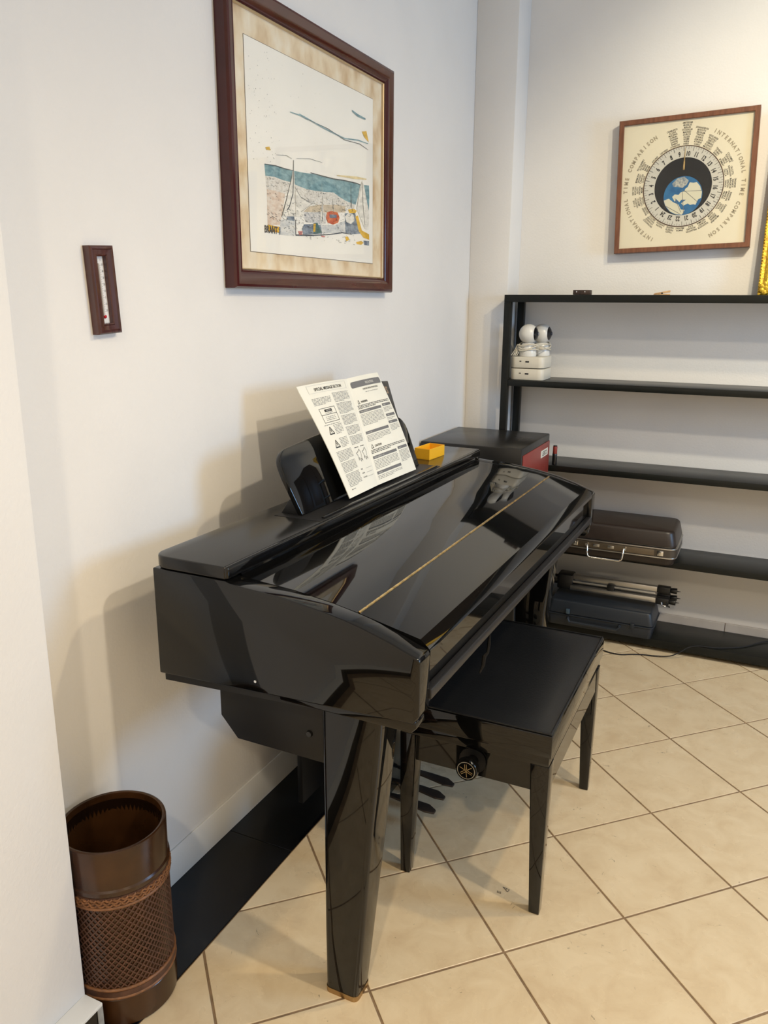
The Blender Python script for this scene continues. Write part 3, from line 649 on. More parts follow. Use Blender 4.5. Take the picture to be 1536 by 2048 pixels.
def mat_mount():
    m = bpy.data.materials.new('stained_mount'); m.use_nodes = True; nt = m.node_tree; b = nt.nodes['Principled BSDF']; b.inputs['Roughness'].default_value = 0.8
    tc = nt.nodes.new('ShaderNodeTexCoord'); mp = nt.nodes.new('ShaderNodeMapping'); mp.inputs['Scale'].default_value = (1, 1, 0.7)
    n = nt.nodes.new('ShaderNodeTexNoise'); n.inputs['Scale'].default_value = 16; n.inputs['Detail'].default_value = 5; nt.links.new(tc.outputs['Object'], mp.inputs[0]); nt.links.new(mp.outputs[0], n.inputs['Vector'])
    r = nt.nodes.new('ShaderNodeValToRGB'); nt.links.new(n.outputs['Fac'], r.inputs['Fac']); e = r.color_ramp.elements
    e[0].position = 0.3; e[0].color = (0.58, 0.40, 0.22, 1); e[1].position = 0.72; e[1].color = (0.86, 0.79, 0.64, 1); x = e.new(0.5); x.color = (0.76, 0.62, 0.42, 1)
    nt.links.new(r.outputs[0], b.inputs['Base Color']); return m
m.build('mount', mat_mount(), pic, smooth=False)
m = MB(pic.location); m.box(XW+0.0098, XW+0.0108, 1.797, 2.504, 1.585, 2.085); 
m.build('print_edge', mat('print_edge_line', (0.10, 0.07, 0.05), rough=0.7), pic, smooth=False)
m = MB(pic.location); m.box(XW+0.0102, XW+0.0112, 1.7982, 2.5028, 1.5862, 2.0838)
sheet = m.build('print_sheet', mat('print_paper', (0.88, 0.85, 0.77), rough=0.8, var=0.02, vscale=6), pic, smooth=False)
ART=[
('art_sea',[(1.872, 1.804), (1.915, 1.807), (1.961, 1.807), (2.008, 1.807), (2.065, 1.809), (2.126, 1.813), (2.193, 1.814), (2.265, 1.817), (2.34, 1.82), (2.414, 1.821), (2.475, 1.825), (2.478, 1.791), (2.475, 1.748), (2.458, 1.779), (2.441, 1.817), (2.419, 1.815), (2.381, 1.757), (2.314, 1.762), (2.269, 1.77), (2.24, 1.777), (2.178, 1.772), (2.124, 1.769), (2.081, 1.768), (2.027, 1.772), (1.994, 1.776), (1.959, 1.776), (1.917, 1.779), (1.875, 1.776)]),
('art_foam',[(1.875, 1.776), (1.917, 1.779), (1.959, 1.776), (1.994, 1.776), (2.027, 1.772), (2.081, 1.768), (2.124, 1.769), (2.178, 1.772), (2.24, 1.777), (2.269, 1.77), (2.314, 1.762), (2.381, 1.757), (2.365, 1.742), (2.263, 1.745), (2.178, 1.739), (2.097, 1.728), (2.063, 1.737), (2.013, 1.748), (1.969, 1.743), (1.919, 1.745), (1.88, 1.744)]),
('art_sand',[(1.88, 1.744), (1.919, 1.745), (1.969, 1.743), (1.96, 1.714), (1.947, 1.681), (1.938, 1.661), (1.879, 1.656)]),
('art_sand2',[(2.061, 1.706), (2.096, 1.724), (2.15, 1.734), (2.263, 1.745), (2.313, 1.746), (2.313, 1.728), (2.168, 1.714)]),
('art_grey',[(2.061, 1.704), (2.163, 1.715), (2.191, 1.714), (2.19, 1.686), (2.158, 1.681), (2.078, 1.679), (2.061, 1.692)]),
('art_stripe',[(1.941, 1.675), (2.015, 1.681), (2.015, 1.638), (1.94, 1.636)]),
('art_blue',[(1.975, 1.688), (2.013, 1.691), (2.014, 1.677), (1.972, 1.677)]),
('art_blue',[(2.064, 1.673), (2.117, 1.678), (2.158, 1.679), (2.166, 1.655), (2.059, 1.645), (2.053, 1.66)]),
('art_green',[(2.117, 1.68), (2.139, 1.684), (2.166, 1.658), (2.116, 1.651)]),
('art_stripe',[(2.158, 1.679), (2.243, 1.686), (2.313, 1.705), (2.312, 1.671), (2.242, 1.663), (2.166, 1.656)]),
('art_dkline',[(2.017, 1.681), (2.021, 1.681), (2.021, 1.643), (2.12, 1.649), (2.213, 1.658), (2.292, 1.669), (2.354, 1.669), (2.354, 1.666), (2.292, 1.666), (2.213, 1.655), (2.098, 1.644), (2.017, 1.639)]),
('art_red',[(2.196, 1.717), (2.224, 1.724), (2.263, 1.723), (2.275, 1.709), (2.265, 1.694), (2.233, 1.686), (2.2, 1.689), (2.191, 1.701)]),
('art_blue',[(2.212, 1.713), (2.256, 1.716), (2.255, 1.707), (2.212, 1.703)]),
('art_blue',[(2.308, 1.725), (2.376, 1.734), (2.397, 1.698), (2.413, 1.674), (2.343, 1.666), (2.312, 1.669)]),
('art_sail',[(2.31, 1.716), (2.334, 1.73), (2.365, 1.726), (2.373, 1.71), (2.349, 1.697), (2.318, 1.701)]),
('art_yellow',[(2.329, 1.738), (2.365, 1.744), (2.389, 1.74), (2.378, 1.732), (2.339, 1.729)]),
('art_yellow',[(2.378, 1.722), (2.397, 1.727), (2.413, 1.7), (2.424, 1.684), (2.475, 1.676), (2.477, 1.659), (2.435, 1.663), (2.402, 1.68)]),
('art_blue',[(2.435, 1.654), (2.475, 1.655), (2.475, 1.641), (2.441, 1.641)]),
('art_yellow',[(2.31, 1.657), (2.328, 1.659), (2.338, 1.65), (2.317, 1.644)]),
('art_yellow',[(2.383, 1.646), (2.419, 1.652), (2.435, 1.647), (2.419, 1.64), (2.389, 1.64)]),
('art_yellow',[(2.117, 1.679), (2.13, 1.68), (2.126, 1.658), (2.114, 1.657)]),
('art_orange',[(1.879, 1.657), (1.934, 1.656), (1.935, 1.641), (1.878, 1.64)]),
('art_blue',[(1.934, 1.656), (1.94, 1.655), (1.938, 1.636), (1.932, 1.639)]),
('art_pink',[(2.03, 1.652), (2.055, 1.654), (2.053, 1.645), (2.038, 1.642)]),
('art_pink',[(2.159, 1.65), (2.185, 1.65), (2.18, 1.646), (2.163, 1.646)]),
('art_sail',[(2.01, 1.809), (2.016, 1.81), (2.018, 1.765), (2.019, 1.69), (1.974, 1.686), (1.951, 1.684), (1.968, 1.715), (1.994, 1.768)]),
('art_sail',[(2.02, 1.763), (2.046, 1.744), (2.105, 1.731), (2.066, 1.713), (2.061, 1.692), (2.021, 1.69)]),
('art_sail',[(2.169, 1.753), (2.181, 1.685), (2.155, 1.682)]),
('art_sail',[(2.425, 1.832), (2.436, 1.824), (2.458, 1.777), (2.475, 1.731), (2.469, 1.69), (2.441, 1.692), (2.387, 1.746), (2.408, 1.811)]),
('art_pale',[(2.255, 1.828), (2.315, 1.834), (2.392, 1.841), (2.458, 1.843), (2.452, 1.839), (2.366, 1.831), (2.265, 1.826)]),
('art_yellow',[(2.424, 1.976), (2.455, 1.983), (2.472, 1.953), (2.44, 1.963)]),
('art_yellow',[(1.878, 1.845), (1.897, 1.849), (1.902, 1.841), (1.883, 1.839)]),
]
ARTL=[
('art_dk',0.0011,[(1.872, 1.804), (1.923, 1.807), (1.972, 1.806), (2.012, 1.807)]),
('art_dk',0.00147,[(2.104, 1.814), (2.17, 1.814), (2.241, 1.815), (2.304, 1.819), (2.392, 1.821), (2.414, 1.819)]),
('art_dk',0.00184,[(2.014, 1.834), (2.011, 1.78), (2.007, 1.747), (1.988, 1.713), (1.975, 1.702)]),
('art_dk',0.0011,[(2.008, 1.799), (1.972, 1.726), (1.947, 1.683), (1.962, 1.677)]),
('art_dk',0.00074,[(2.018, 1.767), (2.046, 1.744), (2.11, 1.732), (2.049, 1.705)]),
('art_dk',0.00092,[(2.171, 1.757), (2.167, 1.693), (2.162, 1.684)]),
('art_dk',0.00092,[(2.23, 1.759), (2.236, 1.725)]),
('art_dk',0.00129,[(2.349, 1.813), (2.349, 1.768)]),
('art_dk',0.00294,[(2.35, 1.768), (2.35, 1.745)]),
('art_dk',0.00147,[(2.428, 1.827), (2.43, 1.762), (2.444, 1.702)]),
('art_dk',0.00055,[(2.425, 1.832), (2.387, 1.749)]),
('art_dk',0.00055,[(1.928, 1.834), (1.978, 1.84), (2.005, 1.836)]),
('art_dk',0.00055,[(2.029, 1.84), (2.101, 1.85), (2.171, 1.85)]),
('art_dk',0.00074,[(1.888, 1.654), (1.895, 1.642)]),
('art_sea',0.00374,[(2.048, 1.954), (2.096, 1.95)]),
('art_sea',0.00166,[(2.001, 1.951), (2.072, 1.953), (2.189, 1.943), (2.308, 1.937), (2.398, 1.947), (2.466, 1.948)]),
('art_dk',0.00083,[(2.079, 1.95), (2.207, 1.946), (2.308, 1.933), (2.408, 1.938), (2.466, 1.93)]),
('art_sea',0.00374,[(2.358, 2.023), (2.393, 2.017), (2.448, 2.016)]),
]

ACOL = {'art_sea': (0.13, 0.25, 0.28), 'art_foam': (0.62, 0.58, 0.50), 'art_sand': (0.66, 0.50, 0.38), 'art_sand2': (0.60, 0.50, 0.36), 'art_grey': (0.42, 0.42, 0.42), 'art_stripe': (0.52, 0.54, 0.54), 'art_blue': (0.10, 0.14, 0.20), 'art_green': (0.07, 0.14, 0.13), 'art_dkline': (0.06, 0.07, 0.09), 'art_dk': (0.07, 0.08, 0.09), 'art_red': (0.52, 0.09, 0.04), 'art_sail': (0.74, 0.71, 0.63), 'art_yellow': (0.72, 0.43, 0.04), 'art_orange': (0.60, 0.26, 0.03), 'art_pink': (0.60, 0.22, 0.20), 'art_pale': (0.74, 0.60, 0.33)}
AC2 = {'art_sea': (0.26, 0.42, 0.45), 'art_foam': (0.80, 0.77, 0.70), 'art_grey': (0.70, 0.68, 0.64), 'art_stripe': (0.72, 0.71, 0.66), 'art_red': (0.70, 0.20, 0.07), 'art_blue': (0.28, 0.33, 0.38), 'art_sand': (0.77, 0.68, 0.57), 'art_orange': (0.75, 0.52, 0.05)}
AM = {k: mat(k, c, rough=0.8, color2=AC2.get(k), vscale=(90 if k in ('art_foam', 'art_grey', 'art_orange') else 45), var=0.15, stretch=(1, 1, 2.5)) for k, c in ACOL.items()}
order = []; pen = {}
for i, (k, pts) in enumerate(ART):
    dep = XW+0.0114+i*0.00003
    tri = tessellate_polygon([[Vector((y, z, 0)) for y, z in pts]])
    order.append((k, MB(pic.location).add([(dep, y, z) for y, z in pts], tri)))
for i, (k, wd, pts) in enumerate(ARTL):
    dep = XW+0.0114+(len(ART)+i)*0.00003; mb = pen.setdefault(k, MB(pic.location)); n = len(pts); v = []
    for j, (y, z) in enumerate(pts):
        a, b = pts[max(j-1, 0)], pts[min(j+1, n-1)]; d = Vector((b[0]-a[0], b[1]-a[1])).normalized(); w_ = wd*(0.6 if j in (0, n-1) else 1)
        v += [(dep, y-d.y*w_, z+d.x*w_), (dep, y+d.y*w_, z-d.x*w_)]
    mb.add(v, [(2*j, 2*j+1, 2*j+3, 2*j+2) for j in range(n-1)])
vs, fs = text2d('BRANT', 0.026, 0.75, bold=0.012); pen.setdefault('art_dkline', MB(pic.location)).add([(XW+0.0130, 1.893+x, 1.6455+y) for x, y in vs], fs)
# speckles in the sky of the print
sp = pen['art_dk']
for _ in range(90):
    y, z = random.uniform(1.81, 1.93) if random.random() < 0.7 else random.uniform(1.85, 2.3), random.uniform(1.80, 2.07); s_ = random.uniform(0.0005, 0.0012); sp.poly([(XW+0.0125, y-s_, z), (XW+0.0125, y, z-s_), (XW+0.0125, y+s_*1.4, z), (XW+0.0125, y, z+s_)])
for _ in range(420):      # pen strokes across the surf and harbour
    t = random.random()
    y = random.uniform(1.875, 2.37); base = 1.775-(y-1.87)*0.02
    z = random.uniform(1.695, base) if t < 0.55 else random.uniform(1.635, 1.70)
    l = random.uniform(0.003, 0.009); a = random.uniform(-0.6, 0.2); s_ = 0.00045
    sp.add([(XW+0.0128, y, z+s_), (XW+0.0128, y, z-s_), (XW+0.0128, y+l*math.cos(a), z+l*math.sin(a)-s_), (XW+0.0128, y+l*math.cos(a), z+l*math.sin(a)+s_)], [(0, 1, 2, 3)])
PN = {'art_sea': 'printed_sea', 'art_foam': 'printed_surf', 'art_sand': 'printed_sand', 'art_sand2': 'printed_beach', 'art_grey': 'printed_shingle', 'art_stripe': 'printed_quay', 'art_blue': 'printed_hulls', 'art_green': 'printed_shadow', 'art_dkline': 'printed_outline', 'art_dk': 'printed_pen_lines', 'art_red': 'printed_red_buoy', 'art_sail': 'printed_sails', 'art_yellow': 'printed_yellow', 'art_orange': 'printed_signature', 'art_pink': 'printed_pink', 'art_pale': 'printed_haze'}
for k, mb in order: mb.build(PN[k], AM[k], sheet, smooth=False, recalc=False)
PN2 = {'art_dk': 'pen_strokes', 'art_dkline': 'artist_name', 'art_sea': 'cloud_strokes'}
for k, mb in pen.items(): mb.build(PN2[k], AM[k], sheet, smooth=False, recalc=False)['kind'] = 'stuff'
m = MB(pic.location); m.box(XW+0.0165, XW+0.0180, 2.157-w/2+0.0465, 2.157+w/2-0.0465, 1.842-h/2+0.0465, 1.842+h/2-0.0465); m.build('pane', GLASS, pic, smooth=False)
m = MB(pic.location); m.box(XW+0.001, XW+0.010, 2.150, 2.166, 2.188, 2.197); m.build('hanger', DULL, pic, bevel=0.002)

# ================================================================== WORLD TIME CLOCK
clk = root('world_clock', 'square world time clock with city names and a globe in a brown wooden frame', 'clock', (0.64, YB, 1.928))
ct, st = math.cos(math.radians(1.8)), math.sin(math.radians(1.8))
def CP(a, b, d): return (0.64+a*ct-b*st, YB-d, 1.928+a*st+b*ct)
def CPf(y, z, x): return CP(y, z, x)
TEAK = mat_wood('teak_frame', (0.13, 0.045, 0.020), (0.20, 0.075, 0.035), 0.35, (40, 5, 5), 0.15)
m = MB(clk.location); rframe(m, CPf, 0.522, 0.513, 0.02, [(0, 0.0005), (0, 0.050), (0.002, 0.053), (0.018, 0.053), (0.0195, 0.051), (0.0195, 0.020)]); m.build('frame', TEAK, clk, angle=30)
CREAM = mat('cream_dial', (0.73, 0.67, 0.51), rough=0.35, var=0.02, vscale=5)
m = MB(clk.location); m.add([CP(sx*0.242, sz*0.2375, d) for d in (0.002, 0.040) for sx, sz in ((-1, -1), (1, -1), (1, 1), (-1, 1))], [(0, 1, 2, 3), (7, 6, 5, 4), (0, 4, 5, 1), (1, 5, 6, 2), (2, 6, 7, 3), (3, 7, 4, 0)])
dial = m.build('dial_plate', CREAM, clk, smooth=False)
dc = (-0.003, -0.011)
def DP(r_, ang, d=0.0405, c=dc): return CP(c[0]+r_*math.sin(ang), c[1]+r_*math.cos(ang), d)
def ring(mb, r0, r1, d, n=96, c=dc): mb.add([DP(r_, 2*PI*i/n, d, c) for r_ in (r0, r1) for i in range(n)], [(i, (i+1) % n, n+(i+1) % n, n+i) for i in range(n)])
m = MB(clk.location); ring(m, 0.100, 0.1505, 0.0415); m.build('hour_ring', mat('silver_ring', (0.66, 0.65, 0.58), rough=0.28, metal=0.35), clk, smooth=False)
m = MB(clk.location); ring(m, 0.1495, 0.1530, 0.0418); m.build('ring_edge', mat('rust_line', (0.06, 0.025, 0.012), rough=0.6), clk, smooth=False)
m = MB(clk.location); m.poly([DP(0.1085, 2*PI*i/72, 0.0422) for i in range(72)]); m.build('black_disc', mat('disc_black', (0.012, 0.013, 0.014), rough=0.25), clk, smooth=False)
HR = lambda n: math.radians((n-9.62)*15)
m = MB(clk.location)
def radial(mb, txt, r_, ang, size, sx=0.8, bold=0.0, d=0.0424, flip=False):
    vs, fs = text2d(txt, size, sx, bold=bold); out = []
    for x, y in vs:
        if flip: x, y = -x, -y
        # local frame: tangent (clockwise) and outward
        ox, oz = dc[0]+r_*math.sin(ang), dc[1]+r_*math.cos(ang)
        out.append(CP(ox+x*math.cos(ang)+y*math.sin(ang), oz-x*math.sin(ang)+y*math.cos(ang), d))
    mb.add(out, fs)
for n in range(1, 25):
    m = MB(clk.location); radial(m, str(n), 0.1225, HR(n), 0.0245, 0.66, 0.035); m.build('hour_numeral', INK, clk, smooth=False, recalc=False)
m = MB(clk.location)
for k in range(96):
    a = HR(k/4+0.5); l = 0.0155 if k % 4 == 0 else 0.010 if k % 2 == 0 else 0.006; hw = 0.0007 if k % 4 == 0 else 0.00045
    r1 = 0.1487; q = []
    for r_, s_ in ((r1, 1), (r1, -1), (r1-l, -1), (r1-l, 1)): q.append(DP(r_, a+s_*hw/r_, 0.0423))
    m.poly(q)
m.build('tick_marks', INK, clk, smooth=False, recalc=False)['kind'] = 'stuff'
CITIES = {0: ['PARIS', 'WIEN', 'ROME', 'ALGER', 'ZURICH', 'MADRID', 'STOCKHOLM', 'BERLIN', 'BRUXELLES', 'AMSTERDAM'], -1: ['LONDON', 'RABAT', 'DAKAR', 'TANGER', 'DUBLIN', 'MADEIRA', 'ACCRA', 'CASABLANCA'],
 1: ['CAIRO', 'ATHENS', 'ANKARA', 'ISTANBUL', 'TRIPOLI', 'JERUSALEM', 'BEYROUTH', 'JOHANNESBURG'], 2: ['MOSCOU', 'KUWAIT', 'ASMARA', 'DJIBOUTI', 'BAGDAD', 'ADDIS ABABA'], 3: ['BAKU', 'DUBAI', 'TEHRAN'], 4: ['BOMBAY', 'DELHI', 'KABUL', 'KARACHI', 'COLOMBO'],
 5: ['DACCA', 'LHASA', 'RANGOON', 'CALCUTTA'], 6: ['HANOI', 'SAIGON', 'BANGKOK', 'DJAKARTA', 'SINGAPORE'], 7: ['PEKING', 'MANILA', 'HONGKONG', 'SHANGHAI'], 8: ['TOKYO', 'SEOUL', 'OSAKA', 'DARWIN'], 9: ['GUAM', 'SYDNEY', 'BRISBANE', 'MELBOURNE'], 10: ['NOUMEA', 'HOBART', 'VLADIVOSTOK'],
 11: ['SUVA', 'AUCKLAND', 'WELLINGTON'], 12: ['MIDWAY', 'SAMOA'], 13: ['HAWAII', 'PAPEETE', 'TAHITI'], 14: ['DAWSON', 'YUKON'], 15: ['SEATTLE', 'VANCOUVER', 'LOS ANGELES', 'SAN FRANCISCO'], 16: ['DENVER', 'PHOENIX'], 17: ['DALLAS', 'CHICAGO', 'MEXICO', 'HOUSTON', 'ST LOUIS'], 18: ['MIAMI', 'HAVANA', 'QUITO', 'BOSTON', 'NEW YORK'], 19: ['LA PAZ', 'CARACAS', 'SANTIAGO', 'BERMUDA'], 20: ['BELEM', 'BAHIA', 'RECIFE', 'SAO PAULO', 'RIO DE JANEIRO'], 21: ['AZORES'], 22: ['CAP VERDE']}
m = MB(clk.location)
for k, names in CITIES.items():
    a = math.radians(k*15+0.8 if k < 13 else k*15-0.5)
    for i, s_ in enumerate(names): radial(m, s_, 0.1585+i*0.0086, a, 0.0094, 0.85 if len(s_) < 8 else 0.68, 0.018, 0.0405)
m.build('city_names', INK, clk, smooth=False, recalc=False)['kind'] = 'stuff'
m = MB(clk.location); word = 'INTERNATIONAL TIME COMPARISON'
for a0 in (29, 209):
    for i, ch in enumerate(word):
        if ch != ' ':
            m = MB(clk.location); radial(m, ch, 0.2235, math.radians(a0+i*4.28), 0.0205, 0.85, 0.045, 0.0405)
            m.build('letter', mat('taupe_print', (0.33, 0.28, 0.19), rough=0.6), clk, smooth=False, recalc=False)
gc = (-0.001, -0.046); GRD = 0.0735
def GP(x, y, d): return CP(gc[0]+x*GRD, gc[1]+y*GRD, d)
def gpoly(mb, pts, d):
    tri = tessellate_polygon([[Vector((x, y, 0)) for x, y in pts]]); mb.add([GP(x, y, d) for x, y in pts], tri)
m = MB(clk.location); m.poly([GP(math.cos(2*PI*i/60), math.sin(2*PI*i/60), 0.0428) for i in range(60)]); globe = m.build('globe_disc', mat('globe_blue', (0.015, 0.10, 0.25), rough=0.3, color2=(0.03, 0.16, 0.34), vscale=40), clk, smooth=False)
m = MB(clk.location)
gpoly(m, [(-0.55, -0.02), (-0.42, 0.10), (-0.22, 0.06), (-0.12, 0.18), (0.05, 0.22), (0.12, 0.36), (0.22, 0.42), (0.32, 0.66), (0.52, 0.62), (0.68, 0.64), (0.86, 0.42), (0.97, 0.12), (0.95, -0.18), (0.80, -0.25), (0.68, -0.52), (0.58, -0.48), (0.40, -0.50), (0.28, -0.42), (0.05, -0.52), (-0.06, -0.38), (0.18, -0.22), (-0.05, -0.20), (-0.16, -0.32), (-0.34, -0.14), (-0.40, -0.28)], 0.0431)
gpoly(m, [(-0.98, -0.18), (-0.72, -0.10), (-0.48, -0.30), (-0.20, -0.44), (-0.06, -0.70), (0.14, -0.74), (0.02, -0.98), (-0.30, -0.94), (-0.62, -0.77), (-0.88, -0.46)], 0.0431)
m.build('land_print', mat('land_cream', (0.62, 0.60, 0.46), rough=0.35), globe, smooth=False, recalc=False)
m = MB(clk.location)
gpoly(m, [(-0.52, 0.50), (-0.30, 0.48), (-0.05, 0.40), (0.16, 0.55), (0.26, 0.76), (0.02, 0.97), (-0.34, 0.90), (-0.58, 0.66)], 0.0431)
m.build('ice_print', mat('ice_grey', (0.16, 0.20, 0.24), rough=0.4, color2=(0.50, 0.49, 0.42), vscale=120), globe, smooth=False, recalc=False)
m = MB(clk.location)
for x0, y0, x1, y1 in ((-0.05, 0.30, 0.10, -0.95), (0.05, 0.28, 0.75, -0.35), (0.0, 0.22, 0.95, 0.20), (-0.90, -0.45, -0.10, -0.93), (-0.40, -0.10, -0.05, -0.85)):
    d = Vector((x1-x0, y1-y0)).normalized()*0.012; m.poly([GP(x0-d.y, y0+d.x, 0.0434), GP(x0+d.y, y0-d.x, 0.0434), GP(x1+d.y, y1-d.x, 0.0434), GP(x1-d.y, y1+d.x, 0.0434)])
m.build('map_lines', INKG, globe, smooth=False, recalc=False)
m = MB(clk.location); v = [CP(a+dc[0], b+dc[1], d) for d in (0.0455, 0.0465) for a, b in ((-0.0035, 0.062), (0.0035, 0.062), (0.0014, 0.147), (0.0006, 0.147))]
m.add(v, [(0, 1, 2, 3), (7, 6, 5, 4), (0, 4, 5, 1), (1, 5, 6, 2), (2, 6, 7, 3), (3, 7, 4, 0)]); m.build('hand', BRASS, clk, smooth=False)
m = MB(clk.location); m.add([CP(sx*0.2415, sz*0.237, d) for d in (0.0485, 0.0497) for sx, sz in ((-1, -1), (1, -1), (1, 1), (-1, 1))], [(0, 1, 2, 3), (7, 6, 5, 4), (0, 4, 5, 1), (1, 5, 6, 2), (2, 6, 7, 3), (3, 7, 4, 0)]); m.build('pane', GLASS, clk, smooth=False)
m = MB(clk.location); m.cyl(CP(-0.005, 0.2565, 0.004), CP(-0.005, 0.2565, 0.012), 0.004, n=12); m.build('hanger', DULL, clk)

# ================================================================== SHELF UNIT
YS0, YS1, XS0, XS1 = 3.41, 3.642, -0.020, 1.92
sh = root('shelf_unit', 'wide black open shelf unit with five boards standing against the back wall', 'shelf', ((XS0+XS1)/2, (YS0+YS1)/2, 0))
O = sh.location
TOPS = [1.495, 1.138, 0.778, 0.412, 0.055]
for i, z in enumerate(TOPS):
    th = 0.030 if i == 0 else 0.026 if i < 4 else 0.036
    if i == 0: MB(O).box(XS0, XS1, YS0, YS1, z-th, z).build('shelf_board', SHELFM, sh, bevel=0.0015)
    else: MB(O).box(XS0+0.031, XS1-0.031, YS0+0.001, YS1, z-th, z).build('shelf_board', SHELFM, sh, bevel=0.0015)
for x0, x1 in ((XS0, XS0+0.030), (XS1-0.030, XS1)):
    for y0, y1 in ((YS0, YS0+0.030), (YS1-0.030, YS1)): MB(O).box(x0, x1, y0, y1, 0, 1.465).build('post', SHELFM, sh, bevel=0.0015)
    for z in TOPS[1:]: MB(O).box(x0+0.003, x1-0.003, YS0+0.030, YS1-0.030, z-0.026, z-0.001).build('side_rail', SHELFM, sh, bevel=0.001)

# ---- white boxes and cameras on the second shelf
IVORY = mat('ivory_plastic', (0.66, 0.62, 0.53), rough=0.38, spec=0.45); GREYW = mat('white_plastic', (0.70, 0.69, 0.66), rough=0.3, spec=0.5)
BLKP = mat('black_plastic', (0.01, 0.01, 0.012), rough=0.12)
def rrect(x0, x1, y0, y1, r, n=6):
    out = []
    for cx_, cy_, a0 in ((x1-r, y1-r, 0), (x0+r, y1-r, PI/2), (x0+r, y0+r, PI), (x1-r, y0+r, 1.5*PI)): out += [(cx_+r*math.cos(a0+k*PI/2/n), cy_+r*math.sin(a0+k*PI/2/n)) for k in range(n+1)]
    return out
for i, (z0, lab) in enumerate(((1.1383, 'white recorder box directly on the shelf board, lower of two'), (1.1893, 'white recorder box stacked on its twin, carrying the two cameras'))):
    rb = root('recorder_box', lab, 'electronic box', (0.088, 3.505, z0), 0, 'white boxes stacked on the shelf')
    MB((0.088, 3.505, 0)).prism(rrect(0.0115, 0.160, 3.43, 3.585, 0.026), 'z', 0, 0.0475).build('casing', IVORY, rb, bevel=0.003)
    pt = MB((0.088, 3.505, 0)); pt.box(0.080, 0.096, 3.4288, 3.432, 0.024, 0.030); pt.box(0.054, 0.062, 3.4288, 3.432, 0.027, 0.0305); pt.build('ports', BLKP, rb)
for i, (cx_, cy_, lab) in enumerate(((0.076, 3.476, 'round white security camera with a black lens face, in front of its twin'), (0.116, 3.550, 'round white security camera standing behind its twin on the boxes'))):
    cr = root('security_camera', lab, 'camera', (cx_, cy_, 1.2372), 0, 'white cameras on the recorder boxes')
    MB().lathe([(0.0, 0.0), (0.035, 0.0), (0.037, 0.004), (0.036, 0.026), (0.031, 0.043), (0.025, 0.056), (0.0, 0.058)], (0, 0, 0), 40).build('base', GREYW, cr)
    hd = MB().sphere((0, 0, 0.095), 0.0418, 36, 24).build('head', GREYW, cr)
    d = Vector((1.0, -0.04, 0.02)).normalized(); m = MB(); a = d.orthogonal().normalized(); b = d.cross(a); v = []; n = 32; c0 = Vector((0, 0, 0.095))
    for t in (0.0, 0.25, 0.5, 0.76): v += [c0+(d*math.cos(t)+(a*math.cos(2*PI*k/n)*1.0+b*math.sin(2*PI*k/n))*math.sin(t))*0.0424 for k in range(n)]
    m.add(v, [(j*n+k, j*n+(k+1) % n, (j+1)*n+(k+1) % n, (j+1)*n+k) for j in range(3) for k in range(n)]).build('lens_face', BLKP, hd, angle=60)
    m = MB(); m.cyl(c0+d*0.0418, c0+d*0.0438, 0.008, n=20); m.build('lens', mat('lens_glass', (0.02, 0.025, 0.05), rough=0.05), hd)
# their cable
CAB = mat('cream_cable', (0.58, 0.54, 0.45), rough=0.5)
m = MB(); pth = []
for k in range(100):
    t = k/99*2*PI*3.4; rr = 1+0.05*math.sin(5*t)
    ex, ey = 0.096, 3.513
    u_ = math.cos(t); w_ = math.sin(t); ax = Vector((0.040, 0.074)).normalized(); ay = Vector((-ax.y, ax.x))
    p_ = Vector((ex, ey))+ax*u_*0.088*rr+ay*w_*0.0455*rr
    pth.append((p_.x, p_.y, 1.277+0.013*math.sin(t*1.37+0.6)+0.004*math.sin(3.1*t)))
m.tube(pth, 0.0027, 7)
for s_ in (0, 0.006, -0.005):
    m.tube([(0.040+s_, 3.452, 1.288), (0.033+s_, 3.446, 1.268), (0.026+s_*1.3, 3.440, 1.250), (0.022+s_*1.8, 3.437, 1.2415), (0.030+s_*1.5, 3.436, 1.2412), (0.038+s_, 3.440, 1.252), (0.041+s_, 3.446, 1.268), (0.042+s_, 3.450, 1.280)], 0.0018, 7)
cbl = tag(m.build('coiled_cable', CAB), 'cream cable wound around the two white cameras', 'cable')
m = MB(); m.box(0.128, 0.146, 3.466, 3.480, 1.268, 1.281); m.build('connector', CAB, cbl, bevel=0.002)

# ---- black cabinet with red end, behind the piano
RED = mat('red_enamel', (0.235, 0.036, 0.028), rough=0.35, spec=0.4, var=0.08, vscale=10); CABM = mat('black_cabinet', (0.013, 0.012, 0.011), rough=0.30, spec=0.5, rvar=0.08)
cb = root('metal_cabinet', 'black metal cabinet with a red end panel between piano and shelf', 'cabinet', (0.01, 3.165, 0))
O = cb.location
MB(O).box(-0.202, 0.216, 2.95, 3.383, 0.0, 0.922).build('body', CABM, cb, bevel=0.005)
MB(O).box(0.2155, 0.2195, 2.968, 3.376, 0.66, 0.893).build('end_panel', RED, cb, bevel=0.002)
lb = MB(O); lb.box(0.2195, 0.2203, 3.235, 3.345, 0.838, 0.868); lbo = lb.build('name_label', mat('label_white', (0.75, 0.73, 0.66), rough=0.5), cb)
m = MB(O); vs, fs = text2d('LEECO', 0.026, 0.95, bold=0.02); m.add([(0.2206, 3.293+x, 0.853+y) for x, y in vs], fs); m.build('label_print', INK, lbo, smooth=False, recalc=False)
mk = root('torch', 'small red and black cylinder standing on the shelf beside the cabinet', 'torch', (0.232, 3.428, 0.778))
MB().cyl((0, 0, 0.0003), (0, 0, 0.050), 0.0105, n=24).build('grip', BLKP, mk, bevel=0.001); MB().cyl((0, 0, 0.0502), (0, 0, 0.082), 0.0095, n=24).build('barrel', RED, mk, bevel=0.001); MB().cyl((0, 0, 0.0822), (0, 0, 0.086), 0.0085, n=24).build('cap', BLKP, mk, bevel=0.001)

